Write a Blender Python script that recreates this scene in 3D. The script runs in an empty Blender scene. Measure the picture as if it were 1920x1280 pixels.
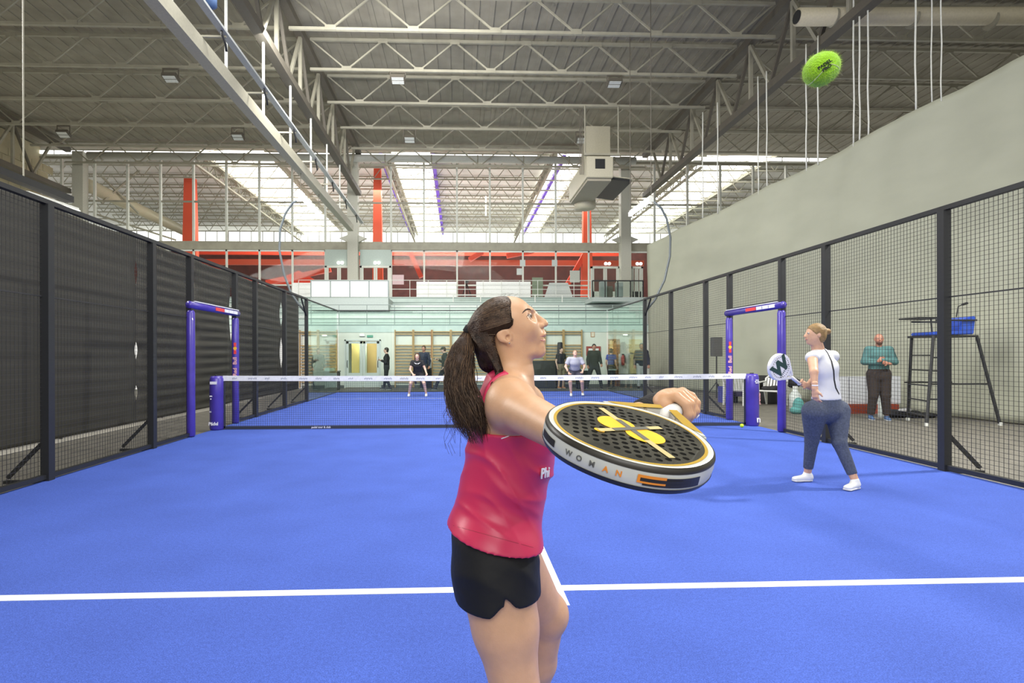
import bpy, bmesh, math, random
import numpy as np
from mathutils import Vector, Matrix
random.seed(7); RNG = np.random.default_rng(5)
C = bpy.context.scene.collection
S = bpy.context.scene
# ---------------------------------------------------------------- camera
CAM = Vector((-.564, -.026, 1.344)); YAW = .035; ROLL = -.0029; FPX = 1009.8; PX0 = 895.3; PY0 = 666.2
FW = Vector((math.sin(YAW), math.cos(YAW), 0)); RT0 = Vector((math.cos(YAW), -math.sin(YAW), 0)); UP0 = Vector((0, 0, 1))
RT = RT0*math.cos(ROLL) + UP0*math.sin(ROLL); UP = -RT0*math.sin(ROLL) + UP0*math.cos(ROLL)
cd = bpy.data.cameras.new('camera'); co = bpy.data.objects.new('camera', cd); C.objects.link(co)
M3 = Matrix((RT, UP, -FW)).transposed()
co.matrix_world = Matrix.Translation(CAM) @ M3.to_4x4()
cd.sensor_width = 36; cd.lens = 36*FPX/1920; cd.shift_x = (960-PX0)/1920; cd.shift_y = (PY0-640)/1920
cd.clip_start = .05; cd.clip_end = 300
S.camera = co
# ---------------------------------------------------------------- world, light, exposure
w = bpy.data.worlds.new('world'); S.world = w; w.use_nodes = True
w.node_tree.nodes['Background'].inputs[0].default_value = (1, .985, .93, 1)
w.node_tree.nodes['Background'].inputs[1].default_value = .95
S.view_settings.view_transform = 'Standard'; S.view_settings.look = 'None'
S.view_settings.exposure = 0.0; S.view_settings.gamma = 1; S.view_settings.use_curve_mapping = False
def area(name, loc, target, sx, sy, power, col=(1, .98, .94)):
    l = bpy.data.lights.new(name, 'AREA'); l.shape = 'RECTANGLE'; l.size = sx; l.size_y = sy; l.energy = power; l.color = col
    o = bpy.data.objects.new(name, l); C.objects.link(o); o.location = loc
    o.rotation_euler = (Vector(target)-Vector(loc)).to_track_quat('-Z', 'Y').to_euler(); return o
area('added_hall_light', (2, 2, 9.6), (0, 4.5, 0), 5, 4, 460)  # added area lamps without fixtures, standing in for skylights and floodlights
area('added_hall_light', (-1, 9, 9.9), (0, 11, 0), 8, 3, 900)
area('added_hall_light', (8.6, 6.6, 7.0), (2.0, 4.6, 0), .45, .45, 900)  # added lamp that throws the right-hand player's shadow to the left
area('added_hall_light', (0, -6, 7.0), (0, 24, 4.5), 9, 4, 750)
area('added_hall_light', (-2, 36, 12.2), (-2, 38, 0), 24, 4, 2600)
area('added_hall_light', (-2, 42, 5.5), (-2, 42.5, 12), 24, 8, 1500)  # added upward lamp, brightens the far hall
area('added_hall_light', (-15, 10, 9.5), (-13, 11, 0), 5, 8, 3200)  # added lamp, brightens the space behind the charcoal curtain slits
area('added_hall_light', (-3, 14, 9.9), (-1, 24, 2.2), 6, 2, 1300)
# ---------------------------------------------------------------- helpers
def at(px, py, Y):
    d = FW + RT*((px-PX0)/FPX) + UP*((PY0-py)/FPX)
    return CAM + d*((Y-CAM.y)/d.y)
def atx(px, py, X):
    d = FW + RT*((px-PX0)/FPX) + UP*((PY0-py)/FPX)
    return CAM + d*((X-CAM.x)/d.x)
def atz(px, py, Z):
    d = FW + RT*((px-PX0)/FPX) + UP*((PY0-py)/FPX)
    return CAM + d*((Z-CAM.z)/d.z)
MATS = {}
def mat(name, col, rough=.6, metal=0, noise=0, nscale=20, bump=0, bscale=100, emit=0, stretch=None, sss=0, coat=0, sheen=0, spec=.5):
    if name in MATS: return MATS[name]
    m = bpy.data.materials.new(name); m.use_nodes = True; nt = m.node_tree; b = nt.nodes['Principled BSDF']
    b.inputs['Base Color'].default_value = (*col, 1); b.inputs['Roughness'].default_value = rough; b.inputs['Metallic'].default_value = metal
    b.inputs['Specular IOR Level'].default_value = spec
    if coat: b.inputs['Coat Weight'].default_value = coat
    if sheen: b.inputs['Sheen Weight'].default_value = sheen
    if sss:
        b.inputs['Subsurface Weight'].default_value = sss; b.inputs['Subsurface Radius'].default_value = (.02, .008, .004); b.inputs['Subsurface Scale'].default_value = .5
    if emit:
        b.inputs['Emission Color'].default_value = (*col, 1); b.inputs['Emission Strength'].default_value = emit
    tc = nt.nodes.new('ShaderNodeTexCoord'); mp = nt.nodes.new('ShaderNodeMapping'); nt.links.new(tc.outputs['Object'], mp.inputs[0])
    if stretch: mp.inputs['Scale'].default_value = stretch
    if not noise and not bump and not emit: noise = .06
    if noise:
        n = nt.nodes.new('ShaderNodeTexNoise'); n.inputs['Scale'].default_value = nscale; n.inputs['Detail'].default_value = 4
        nt.links.new(mp.outputs[0], n.inputs['Vector'])
        r = nt.nodes.new('ShaderNodeMapRange'); r.inputs[1].default_value = .3; r.inputs[2].default_value = .7
        r.inputs[3].default_value = 1-noise; r.inputs[4].default_value = 1+noise; nt.links.new(n.outputs[0], r.inputs[0])
        mx = nt.nodes.new('ShaderNodeVectorMath'); mx.operation = 'SCALE'; mx.inputs[0].default_value = col; nt.links.new(r.outputs[0], mx.inputs['Scale'])
        nt.links.new(mx.outputs[0], b.inputs['Base Color'])
    if bump:
        n = nt.nodes.new('ShaderNodeTexNoise'); n.inputs['Scale'].default_value = bscale; n.inputs['Detail'].default_value = 3
        nt.links.new(mp.outputs[0], n.inputs['Vector'])
        bp = nt.nodes.new('ShaderNodeBump'); bp.inputs['Strength'].default_value = bump; bp.inputs['Distance'].default_value = .01
        nt.links.new(n.outputs[0], bp.inputs['Height']); nt.links.new(bp.outputs[0], b.inputs['Normal'])
    MATS[name] = m; return m
def glassmat(name, tint, fac, rough=.02):
    if name in MATS: return MATS[name]
    m = bpy.data.materials.new(name); m.use_nodes = True; nt = m.node_tree; nt.nodes.clear()
    o = nt.nodes.new('ShaderNodeOutputMaterial'); t = nt.nodes.new('ShaderNodeBsdfTransparent'); t.inputs[0].default_value = (*tint, 1)
    g = nt.nodes.new('ShaderNodeBsdfGlossy'); g.inputs['Roughness'].default_value = rough; g.inputs[0].default_value = (.95, 1, .97, 1)
    lw = nt.nodes.new('ShaderNodeFresnel'); lw.inputs[0].default_value = 1.45
    ml = nt.nodes.new('ShaderNodeMath'); ml.operation = 'MULTIPLY'; ml.inputs[1].default_value = fac; nt.links.new(lw.outputs[0], ml.inputs[0])
    mx = nt.nodes.new('ShaderNodeMixShader'); nt.links.new(ml.outputs[0], mx.inputs[0]); nt.links.new(t.outputs[0], mx.inputs[1]); nt.links.new(g.outputs[0], mx.inputs[2])
    nt.links.new(mx.outputs[0], o.inputs[0]); MATS[name] = m; return m
def props(o, label=None, cat=None, group=None, kind=None):
    if label: o['label'] = label
    if cat: o['category'] = cat
    if group: o['group'] = group
    if kind: o['kind'] = kind
    return o
def thing(name, label, cat, loc=(0, 0, 0), group=None, rz=0):
    o = bpy.data.objects.new(name, None); o.empty_display_size = .1; C.objects.link(o); o.location = loc; o.rotation_euler = (0, 0, rz)
    return props(o, label, cat, group)
def struct_root(name, loc=(0, 0, 0)):
    o = bpy.data.objects.new(name, None); o.empty_display_size = .1; C.objects.link(o); o.location = loc; o['kind'] = 'structure'; return o
def par(o, p):
    # parent keeping the world placement (parents are only moved / turned, never scaled)
    ml = o.matrix_local.copy(); o.parent = p
    if p is not None:
        mw = Matrix.LocRotScale(p.location, p.rotation_euler, None)
        q = p.parent
        while q is not None:
            mw = Matrix.LocRotScale(q.location, q.rotation_euler, None) @ mw; q = q.parent
        o.matrix_local = mw.inverted() @ ml
    return o
class MB:
    def __init__(s): s.v = []; s.f = []
    def add(s, v, f):
        n = len(s.v); s.v += [tuple(x) for x in v]; s.f += [tuple(i+n for i in q) for q in f]; return s
    def box(s, a, b):
        x0, y0, z0 = a; x1, y1, z1 = b
        return s.add([(x0, y0, z0), (x1, y0, z0), (x1, y1, z0), (x0, y1, z0), (x0, y0, z1), (x1, y0, z1), (x1, y1, z1), (x0, y1, z1)],
                     [(0, 3, 2, 1), (4, 5, 6, 7), (0, 1, 5, 4), (1, 2, 6, 5), (2, 3, 7, 6), (3, 0, 4, 7)])
    def cbox(s, c, d): return s.box([c[i]-d[i]/2 for i in range(3)], [c[i]+d[i]/2 for i in range(3)])
    def bar(s, p, q, w, h=None, up=(0, 0, 1)):
        p = Vector(p); q = Vector(q); h = h or w; d = (q-p).normalized(); u = Vector(up)
        if abs(d.dot(u)) > .98: u = Vector((1, 0, 0)) if abs(d.x) < .9 else Vector((0, 1, 0))
        a = d.cross(u).normalized()*w/2; b = a.cross(d).normalized()*h/2
        return s.add([p-a-b, p+a-b, p+a+b, p-a+b, q-a-b, q+a-b, q+a+b, q-a+b],
                     [(0, 3, 2, 1), (4, 5, 6, 7), (0, 1, 5, 4), (1, 2, 6, 5), (2, 3, 7, 6), (3, 0, 4, 7)])
    def tube(s, pts, r, n=8, caps=True):
        pts = [Vector(p) for p in pts]; rr = r if isinstance(r, (list, tuple)) else [r]*len(pts)
        d0 = (pts[1]-pts[0]).normalized(); u = Vector((0, 0, 1)) if abs(d0.z) < .9 else Vector((1, 0, 0))
        a = d0.cross(u).normalized(); V = []; F = []
        for i, p in enumerate(pts):
            d = (pts[min(i+1, len(pts)-1)]-pts[max(i-1, 0)]).normalized()
            a = (a-d*a.dot(d)).normalized(); b = d.cross(a)
            for k in range(n):
                t = 2*math.pi*k/n; V.append(p+(a*math.cos(t)+b*math.sin(t))*rr[i])
        for i in range(len(pts)-1):
            for k in range(n): k2 = (k+1) % n; F.append((i*n+k, i*n+k2, (i+1)*n+k2, (i+1)*n+k))
        if caps: F.append(tuple(range(n))[::-1]); F.append(tuple((len(pts)-1)*n+k for k in range(n)))
        return s.add(V, F)
    def lathe(s, c, prof, n=16, axis=(0, 0, 1)):
        c = Vector(c); q = Vector((0, 0, 1)).rotation_difference(Vector(axis)); V = []; F = []
        for r, z in prof:
            for k in range(n): t = 2*math.pi*k/n; V.append(c+q @ Vector((r*math.cos(t), r*math.sin(t), z)))
        for i in range(len(prof)-1):
            for k in range(n): k2 = (k+1) % n; F.append((i*n+k, i*n+k2, (i+1)*n+k2, (i+1)*n+k))
        F.append(tuple(range(n))[::-1]); F.append(tuple((len(prof)-1)*n+k for k in range(n)))
        return s.add(V, F)
    def prism(s, poly, d):
        # poly: list of 3D points (ccw seen from -d), extruded by vector d
        n = len(poly); P = [Vector(p) for p in poly]; Q = [p+Vector(d) for p in P]
        return s.add(P+Q, [tuple(range(n))[::-1], tuple(range(n, 2*n))]+[(i, (i+1) % n, n+(i+1) % n, n+i) for i in range(n)])
    def mesh(s, name):
        me = bpy.data.meshes.new(name); me.from_pydata(s.v, [], s.f); me.update(); return me
    def build(s, name, m, parent=None, smooth=False, bevel=0, kind=None, label=None):
        me = s.mesh(name); me.materials.append(m)
        bm = bmesh.new(); bm.from_mesh(me); bmesh.ops.recalc_face_normals(bm, faces=bm.faces)
        if bevel: bmesh.ops.bevel(bm, geom=bm.edges[:], offset=bevel, segments=2, affect='EDGES', clamp_overlap=True)
        bm.to_mesh(me); bm.free()
        if smooth: me.shade_smooth()
        o = bpy.data.objects.new(name, me); C.objects.link(o)
        if parent: par(o, parent)
        if kind: o['kind'] = kind
        if label: o['label'] = label
        return o
def smooth_angle(o, ang=.7):
    me = o.data; me.shade_smooth()
    bm = bmesh.new(); bm.from_mesh(me)
    for e in bm.edges:
        if len(e.link_faces) == 2 and e.calc_face_angle(0) > ang: e.smooth = False
    bm.to_mesh(me); bm.free(); return o
def text(name, s, m, parent, origin, xdir, ydir, size, depth=.001, bold=0, maxw=None):
    cu = bpy.data.curves.new('t', 'FONT'); cu.body = s; cu.size = size; cu.extrude = depth; cu.offset = bold; cu.resolution_u = 3
    cu.align_x = 'CENTER'; cu.align_y = 'CENTER'
    to = bpy.data.objects.new('t', cu); me = bpy.data.meshes.new_from_object(to); bpy.data.objects.remove(to); bpy.data.curves.remove(cu)
    X = Vector(xdir).normalized(); Z = X.cross(Vector(ydir)).normalized(); Y = Z.cross(X)
    me.transform(Matrix.Translation(Vector(origin)) @ Matrix((X, Y, Z)).transposed().to_4x4())
    me.materials.clear(); me.materials.append(m)
    o = bpy.data.objects.new(name, me); C.objects.link(o)
    if parent: par(o, parent)
    return o
def clone(o, parent=None):
    c = o.copy(); C.objects.link(c)
    if parent: c.parent = parent
    for ch in list(o.children): clone(ch, c)
    return c
# ---------------------------------------------------------------- signed-distance modelling (numpy surface nets)
class SDF:
    def __init__(s): s.p = []
    def ec(s, a, b, ra, rb, side=None, k=.03, flat=0, sub=0):
        # elliptic tapered capsule a->b; ra, rb = radius or (radius along side, radius across)
        ra = ra if isinstance(ra, tuple) else (ra, ra); rb = rb if isinstance(rb, tuple) else (rb, rb)
        s.p.append(('ec', np.array(a, float), np.array(b, float), ra, rb, None if side is None else np.array(side, float), k, flat, sub)); return s
    def el(s, c, r, R=None, k=.03, sub=0):
        r = r if isinstance(r, (tuple, list)) else (r, r, r)
        s.p.append(('el', np.array(c, float), np.array(r, float), np.array(R, float) if R is not None else np.eye(3), k, sub)); return s
    def chain(s, pts, rs, side=None, k=.03, flat=0):
        for i in range(len(pts)-1): s.ec(pts[i], pts[i+1], rs[i], rs[i+1], side, k, flat if i == len(pts)-2 else 0)
        return s
    def bounds(s):
        lo = np.full(3, 1e9); hi = -lo
        for p in s.p:
            if p[-1]: continue
            if p[0] == 'ec':
                m = max(p[3]+p[4]); 
                for q in (p[1], p[2]): lo = np.minimum(lo, q-m); hi = np.maximum(hi, q+m)
            else: m = p[2].max(); lo = np.minimum(lo, p[1]-m); hi = np.maximum(hi, p[1]+m)
        return lo, hi
    def mesh(s, res, lo=None, hi=None, post=None, sm=7):
        l0, h0 = s.bounds()
        cl = lo is not None
        lo = l0-3*res if lo is None else np.maximum(np.array(lo, float), l0-3*res)
        hi = h0+3*res if hi is None else np.minimum(np.array(hi, float), h0+3*res)
        n = np.maximum(np.ceil((hi-lo)/res).astype(int)+1, 4)
        ax = [lo[i]+res*np.arange(n[i]) for i in range(3)]
        F = np.full(n, .3, np.float32)
        for p in s.p:
            k = p[-3] if p[0] == 'ec' else p[-2]
            mg = k*1.2+3*res
            if p[0] == 'ec':
                m = max(p[3]+p[4])+mg; bl = np.minimum(p[1], p[2])-m; bh = np.maximum(p[1], p[2])+m
            else: m = p[2].max()+mg; bl = p[1]-m; bh = p[1]+m
            i0 = np.clip(np.floor((bl-lo)/res).astype(int), 0, n); i1 = np.clip(np.ceil((bh-lo)/res).astype(int)+1, 0, n)
            if (i1 <= i0).any(): continue
            sl = tuple(slice(i0[i], i1[i]) for i in range(3))
            X, Y, Z = np.meshgrid(*[ax[i][sl[i]] for i in range(3)], indexing='ij')
            P = np.stack([X, Y, Z], -1)
            if p[0] == 'ec':
                _, a, b, ra, rb, side, k, flat, sub = p
                d = b-a; L = np.linalg.norm(d)+1e-9; u = d/L
                q = P-a; t0 = q@u; t = np.clip(t0, 0, L); ax_ = t0-t; tt = t/L
                if side is None: s1 = np.cross(u, [0, 0, 1.]) if abs(u[2]) < .9 else np.cross(u, [0, 1., 0])
                else: s1 = side-u*(side@u)
                s1 = s1/np.linalg.norm(s1); s2 = np.cross(u, s1)
                r1 = ra[0]+(rb[0]-ra[0])*tt; r2 = ra[1]+(rb[1]-ra[1])*tt; ra_ = np.minimum(r1, r2)
                d1 = q@s1; d2 = q@s2
                k0 = np.sqrt((d1/r1)**2+(d2/r2)**2+(ax_/ra_)**2)+1e-6; k1 = np.sqrt((d1/r1**2)**2+(d2/r2**2)**2+(ax_/ra_**2)**2)+1e-6
                D = k0*(k0-1)/k1
                if flat & 1: D = np.maximum(D, t0-L)
                if flat & 2: D = np.maximum(D, -t0)
            else:
                _, c, r, R, k, sub = p
                q = (P-c)@R.T; k0 = np.linalg.norm(q/r, axis=-1)+1e-6; k1 = np.linalg.norm(q/r**2, axis=-1)+1e-6; D = k0*(k0-1)/k1
            G = F[sl]
            if sub:
                D = -D; h = np.maximum(k-np.abs(G-D), 0)/k; F[sl] = np.maximum(G, D)+h*h*k*.25
            else:
                h = np.maximum(k-np.abs(G-D), 0)/k; F[sl] = np.minimum(G, D)-h*h*k*.25
        if post is not None:
            X, Y, Z = np.meshgrid(*ax, indexing='ij'); F = post(F, X, Y, Z)
        V, Q = nets(F, lo, res)
        if post is not None:
            E_ = np.concatenate([Q[:, [0, 1]], Q[:, [1, 2]], Q[:, [2, 3]], Q[:, [3, 0]]]); E_ = np.concatenate([E_, E_[:, ::-1]])
            cn = np.bincount(E_[:, 0], minlength=len(V))[:, None]
            for it in range(sm):
                A = np.stack([np.bincount(E_[:, 0], weights=V[E_[:, 1], i], minlength=len(V)) for i in range(3)], 1)/np.maximum(cn, 1)
                V = V+(A-V)*(.6 if it % 2 == 0 else -.35 if it < sm-1 else .5)
        return V, Q
def nets(F, lo, res):
    ins = F < 0; n = F.shape
    acc = np.zeros((n[0]-1, n[1]-1, n[2]-1, 3), np.float32); cnt = np.zeros((n[0]-1, n[1]-1, n[2]-1), np.float32)
    for ax in range(3):
        a = [slice(None)]*3; b = [slice(None)]*3; a[ax] = slice(0, -1); b[ax] = slice(1, None)
        A = F[tuple(a)]; B = F[tuple(b)]; cr = (A < 0) != (B < 0); t = np.where(cr, A/(A-B+1e-12*(A == B)), 0)
        o = [i for i in range(3) if i != ax]
        for da in (0, 1):
            for db in (0, 1):
                sl = [slice(None)]*3; sl[o[0]] = slice(da, n[o[0]]-1+da); sl[o[1]] = slice(db, n[o[1]]-1+db)
                c = cr[tuple(sl)]; cnt += c
                acc[..., ax] += np.where(c, t[tuple(sl)], 0); acc[..., o[0]] += c*da; acc[..., o[1]] += c*db
    act = cnt > 0; idx = np.full(act.shape, -1, np.int64); ijk = np.argwhere(act); idx[act] = np.arange(len(ijk))
    V = lo+res*(ijk+acc[act]/cnt[act][:, None]); faces = []
    for ax in range(3):
        a = [slice(None)]*3; b = [slice(None)]*3; a[ax] = slice(0, -1); b[ax] = slice(1, None)
        A = ins[tuple(a)]; B = ins[tuple(b)]; E = np.argwhere(A != B); o = [(ax+1) % 3, (ax+2) % 3]
        ok = (E[:, o[0]] > 0) & (E[:, o[1]] > 0) & (E[:, o[0]] < n[o[0]]-1) & (E[:, o[1]] < n[o[1]]-1); E = E[ok]
        def g(d0, d1):
            q = E.copy(); q[:, o[0]] -= d0; q[:, o[1]] -= d1; return idx[q[:, 0], q[:, 1], q[:, 2]]
        Q = np.stack([g(1, 1), g(0, 1), g(0, 0), g(1, 0)], 1)
        fl = ~A[E[:, 0], E[:, 1], E[:, 2]]; Q[fl] = Q[fl][:, ::-1]; faces.append(Q)
    return V, np.concatenate(faces)
def mesh_obj(name, parts, m, parent=None, label=None, kind=None, loc=None):
    V = []; Fs = []; n = 0
    for v, f in parts: V.append(v); Fs.append(f+n); n += len(v)
    V = np.concatenate(V); Fs = np.concatenate(Fs)
    me = bpy.data.meshes.new(name); me.from_pydata(V.tolist(), [], Fs.tolist()); me.update(); me.shade_smooth(); me.materials.append(m)
    o = bpy.data.objects.new(name, me); C.objects.link(o)
    if parent: par(o, parent)
    if label: o['label'] = label
    if kind: o['kind'] = kind
    return o
# ---------------------------------------------------------------- materials
def turf():
    m = mat('blue_turf', (.045, .10, .66), .85); nt = m.node_tree; b = nt.nodes['Principled BSDF']
    for n in list(nt.nodes):
        if n.type in ('TEX_NOISE', 'VECT_MATH', 'MAP_RANGE', 'MAPPING'): nt.nodes.remove(n)
    tc = [n for n in nt.nodes if n.type == 'TEX_COORD'][0]
    def noi(sc, de, st=(1, 1, 1)):
        mp = nt.nodes.new('ShaderNodeMapping'); mp.inputs['Scale'].default_value = st; nt.links.new(tc.outputs['Object'], mp.inputs[0])
        n = nt.nodes.new('ShaderNodeTexNoise'); n.inputs['Scale'].default_value = sc; n.inputs['Detail'].default_value = de; nt.links.new(mp.outputs[0], n.inputs['Vector']); return n
    f = noi(170, 3); l = noi(1.6, 5); g = noi(45, 4)
    def rng(n, a, b_, lo, hi):
        r = nt.nodes.new('ShaderNodeMapRange'); r.inputs[1].default_value = a; r.inputs[2].default_value = b_; r.inputs[3].default_value = lo; r.inputs[4].default_value = hi; nt.links.new(n.outputs[0], r.inputs[0]); return r
    r1 = rng(f, .3, .7, .68, 1.3); r2 = rng(l, .3, .7, .92, 1.08); r3 = rng(g, .3, .7, .9, 1.1)
    def mul(a, b_):
        k = nt.nodes.new('ShaderNodeMath'); k.operation = 'MULTIPLY'; nt.links.new(a, k.inputs[0]); nt.links.new(b_, k.inputs[1]); return k.outputs[0]
    k = mul(mul(r1.outputs[0], r2.outputs[0]), r3.outputs[0])
    v = nt.nodes.new('ShaderNodeVectorMath'); v.operation = 'SCALE'; v.inputs[0].default_value = (.062, .114, .455); nt.links.new(k, v.inputs['Scale']); nt.links.new(v.outputs[0], b.inputs['Base Color'])
    bp = nt.nodes.new('ShaderNodeBump'); bp.inputs['Strength'].default_value = .5; bp.inputs['Distance'].default_value = .006; nt.links.new(f.outputs[0], bp.inputs['Height']); nt.links.new(bp.outputs[0], b.inputs['Normal'])
    b.inputs['Specular IOR Level'].default_value = .2
    return m
TURF = turf()
CONC = mat('grey_concrete', (.15, .14, .115), .7, noise=.18, nscale=6)
BLACK = mat('black_steel', (.02, .021, .022), .45); WIRE = mat('black_wire', (.03, .03, .03), .5)
WHITE = mat('white_paint', (.72, .74, .70), .5); LINE = mat('line_white', (.82, .84, .80), .8, bump=.4, bscale=200)
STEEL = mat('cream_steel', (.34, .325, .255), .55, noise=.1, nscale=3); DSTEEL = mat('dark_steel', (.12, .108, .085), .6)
PURPLE = mat('purple_vinyl', (.060, .038, .33), .35, noise=.12, nscale=5, coat=.3)
DECK = mat('roof_deck', (.30, .28, .225), .8, noise=.12, nscale=1.5, bump=.2, bscale=40)
WALLM = mat('white_wall', (.66, .68, .61), .8, noise=.04, nscale=2); GREENW = mat('pale_green_step', (.50, .60, .56), .6, noise=.06, nscale=3)
WOOD = mat('bar_wood', (.42, .27, .11), .5, noise=.15, nscale=8, stretch=(1, 1, 8)); WOODD = mat('orange_wood', (.38, .17, .06), .5, noise=.15, nscale=8)
RED = mat('red_steel', (.72, .06, .025), .5); REDD = mat('dark_red', (.085, .020, .016), .7, noise=.3, nscale=2)
GLASS = glassmat('court_glass', (.90, .95, .93), .5); GLASSF = glassmat('window_glass', (.96, .98, .97), .10)
DAY = mat('daylight', (1, 1, .97), emit=2.2); TUBE = mat('lamp_tube', (1, .97, .85), emit=9)
# ---------------------------------------------------------------- floor and court
MB().box((-24, -10, -.2), (30, 23, -.03)).build('floor', CONC, kind='structure')
MB().box((-5.06, -.6, -.03), (5.06, 20.1, 0)).build('court_surface', TURF, kind='structure')
lr = struct_root('court_lines')
MB().box((-5, 3.03, 0), (5, 3.10, .002)).build('service_line', LINE, lr)
MB().box((-5, 16.91, 0), (5, 16.98, .002)).build('service_line', LINE, lr)
MB().box((-.03, 2.85, 0), (.03, 3.03, .002)).build('centre_line', LINE, lr)
MB().box((-.03, 3.10, 0), (.03, 9.9, .002)).build('centre_line', LINE, lr)
MB().box((-.03, 10.1, 0), (.03, 16.91, .002)).build('centre_line', LINE, lr)
# ---------------------------------------------------------------- side fences
def wires(y0, y1, z0, z1, x, sp=.05, r=.0017):
    m = MB(); ny = round((y1-y0)/sp); nz = round((z1-z0)/sp)
    for i in range(1, ny): m.bar((x, y0+(y1-y0)*i/ny, z0), (x, y0+(y1-y0)*i/ny, z1), 2*r)
    for j in range(nz+1): m.bar((x, y0, z0+(z1-z0)*j/nz), (x, y1, z0+(z1-z0)*j/nz), 2*r)
    return m
LOGOW = mat('print_white', (.8, .8, .85), .5); LOGOR = mat('print_red', (.75, .06, .06), .5); LOGOY = mat('print_yellow', (.85, .5, .04), .5); LOGOP = mat('print_pink', (.78, .42, .45), .5)
def fence(sx, label):
    x = 5.04*sx; t = thing('mesh_fence', label, 'fence', (x, 10, 0))
    ys = [4, 6, 8, 9.12, 10.92, 12, 14, 16]; P = .045
    for y in ys: MB().box((x-P, y-P, 0), (x+P, y+P, 3.0)).build('post', BLACK, t)
    MB().box((x-.03, 3.96, 3.0), (x+.03, 16.05, 3.05)).build('top_rail', BLACK, t)
    for a, b in ((4, 9.12), (10.92, 16)): MB().box((x-.02, a, .02), (x+.02, b, .07)).build('bottom_rail', BLACK, t)
    for a, b in zip(ys[:-1], ys[1:]):
        z0 = 2.3 if a == 9.12 else .07
        o = wires(a+P, b-P, z0, 3.0, x+.03*sx).build('mesh_panel', WIRE, t, kind='stuff')
        if a != 9.12: MB().bar((x+.03*sx, a+P, 2.0), (x+.03*sx, b-P, 2.0), .014).build('joint_bar', WIRE, t)
    MB().box((x-.02, 9.12, 2.26), (x+.02, 10.92, 2.3)).build('lintel', BLACK, t)
    for y in (6, 8, 12, 14, 16):
        f = MB().bar((x+.04*sx, y, .42), (x+.42*sx, y, .03), .035).build('brace', BLACK, t)
        MB().box((min(x, x+.45*sx), y-.03, -.03), (max(x, x+.45*sx), y+.03, 0)).build('foot', BLACK, t)
    for y in (9.12, 10.92):
        p = MB().lathe((x-.01*sx, y, .01), [(.055, 0), (.068, .02), (.066, .7), (.069, 1.4), (.066, 2.06), (.05, 2.1)], 14).build('post_pad', PURPLE, t, smooth=True)
        if (sx < 0 and y > 10) or (sx > 0 and y > 10):
            c = Vector((x-.03*sx, y-.072, 0))
            R_ = Vector((1, 0, 0))
            m = MB(); m.lathe(c+Vector((0, .004, 1.50)), [(.035, 0), (.035, .004)], 14, (0, -1, 0)); m.build('logo_disc', LOGOY, p)
            for sg in (-1, 1): m = MB(); m.lathe(c+Vector((0, .001, 1.50+sg*.055)), [(.03, 0), (.018, .005)], 5, (0, -1, 0)); m.cbox(c+Vector((0, .001, 1.50+sg*.09)), (.05, .006, .045)); m.build('logo_mark', LOGOR, p)
            text('lettering', 'Red', LOGOP, p, c+Vector((0, 0, 1.03)), (0, 0, 1), (-1, 0, 0), .10, .002, .003); text('lettering', 'Bull', LOGOP, p, c+Vector((0, 0, 1.25)), (0, 0, 1), (-1, 0, 0), .10, .002, .003)
    l = MB().tube([(x-.02*sx, 9.05, 2.2), (x-.02*sx, 10.99, 2.2)], .062, 12).build('lintel_pad', PURPLE, t, smooth=True)
    MB().box((x-.05-.02*sx, 9.15, 2.255), (x+.05-.02*sx, 10.95, 2.27)).build('white_stripe', LOGOW, l)
    for y0, y1, mm in ((9.8, 10.15, LOGOR), (9.6, 9.78, LOGOW), (9.4, 9.58, LOGOW), (9.2, 9.38, LOGOW)):
        if sx < 0: y0, y1 = 20.04-y1, 20.04-y0
        MB().box((x-.082*sx-.004, y0, 2.17), (x-.082*sx+.006, y1, 2.23)).build('sponsor_patch', mm, l)
    # corner bracket
    MB().bar((x, 15.5, 2.98), (x, 16.0, 2.5), .035).build('corner_bracket', BLACK, t)
    return t
fence(-1, 'black steel mesh fence with purple padded gateway beside the dark curtain')
fence(1, 'black steel mesh fence with purple padded gateway beside the umpire chair and grey curtain')
# far glass
def glass_pane(p, q, z0, z1, name, label, group):
    p = Vector((p[0], p[1], 0)); q = Vector((q[0], q[1], 0)); c = (p+q)/2
    t = bpy.data.objects.new('glass_panel', None); C.objects.link(t); t.location = (c.x, c.y, 0); par(t, group)
    m = MB(); d = (q-p).normalized(); m.bar(Vector((p.x, p.y, (z0+z1)/2))+d*.006, Vector((q.x, q.y, (z0+z1)/2))-d*.006, .012, z1-z0); m.build('pane', GLASS, t)
    m = MB(); m.bar(Vector((p.x, p.y, z1+.015)), Vector((q.x, q.y, z1+.015)), .04, .035); m.build('top_rail', BLACK, t)
    m = MB(); m.bar(Vector((p.x, p.y, .01)), Vector((q.x, q.y, .01)), .03, .02); m.build('bottom_channel', BLACK, t)
    return t
gwall = thing('glass_enclosure', 'clear glass end wall of the court with a black top rail behind the far players', 'glass wall', (0, 20.03, 0))
for i in range(5):
    glass_pane((-5+2*i, 20.03), (-3+2*i, 20.03), .02, 3.0, 'glass_panel', '', gwall)
for sx, nm in ((-1, 'left'), (1, 'right')):
    gs = thing('glass_enclosure', 'clear glass side wall panels past the mesh fence at the far %s corner' % nm, 'glass wall', (5.04*sx, 18, 0))
    for j in range(2):
        glass_pane((5.04*sx, 16.08+1.95*j), (5.04*sx, 18.03+1.95*j), .02, 3.0, 'glass_panel', '', gs)
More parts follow.
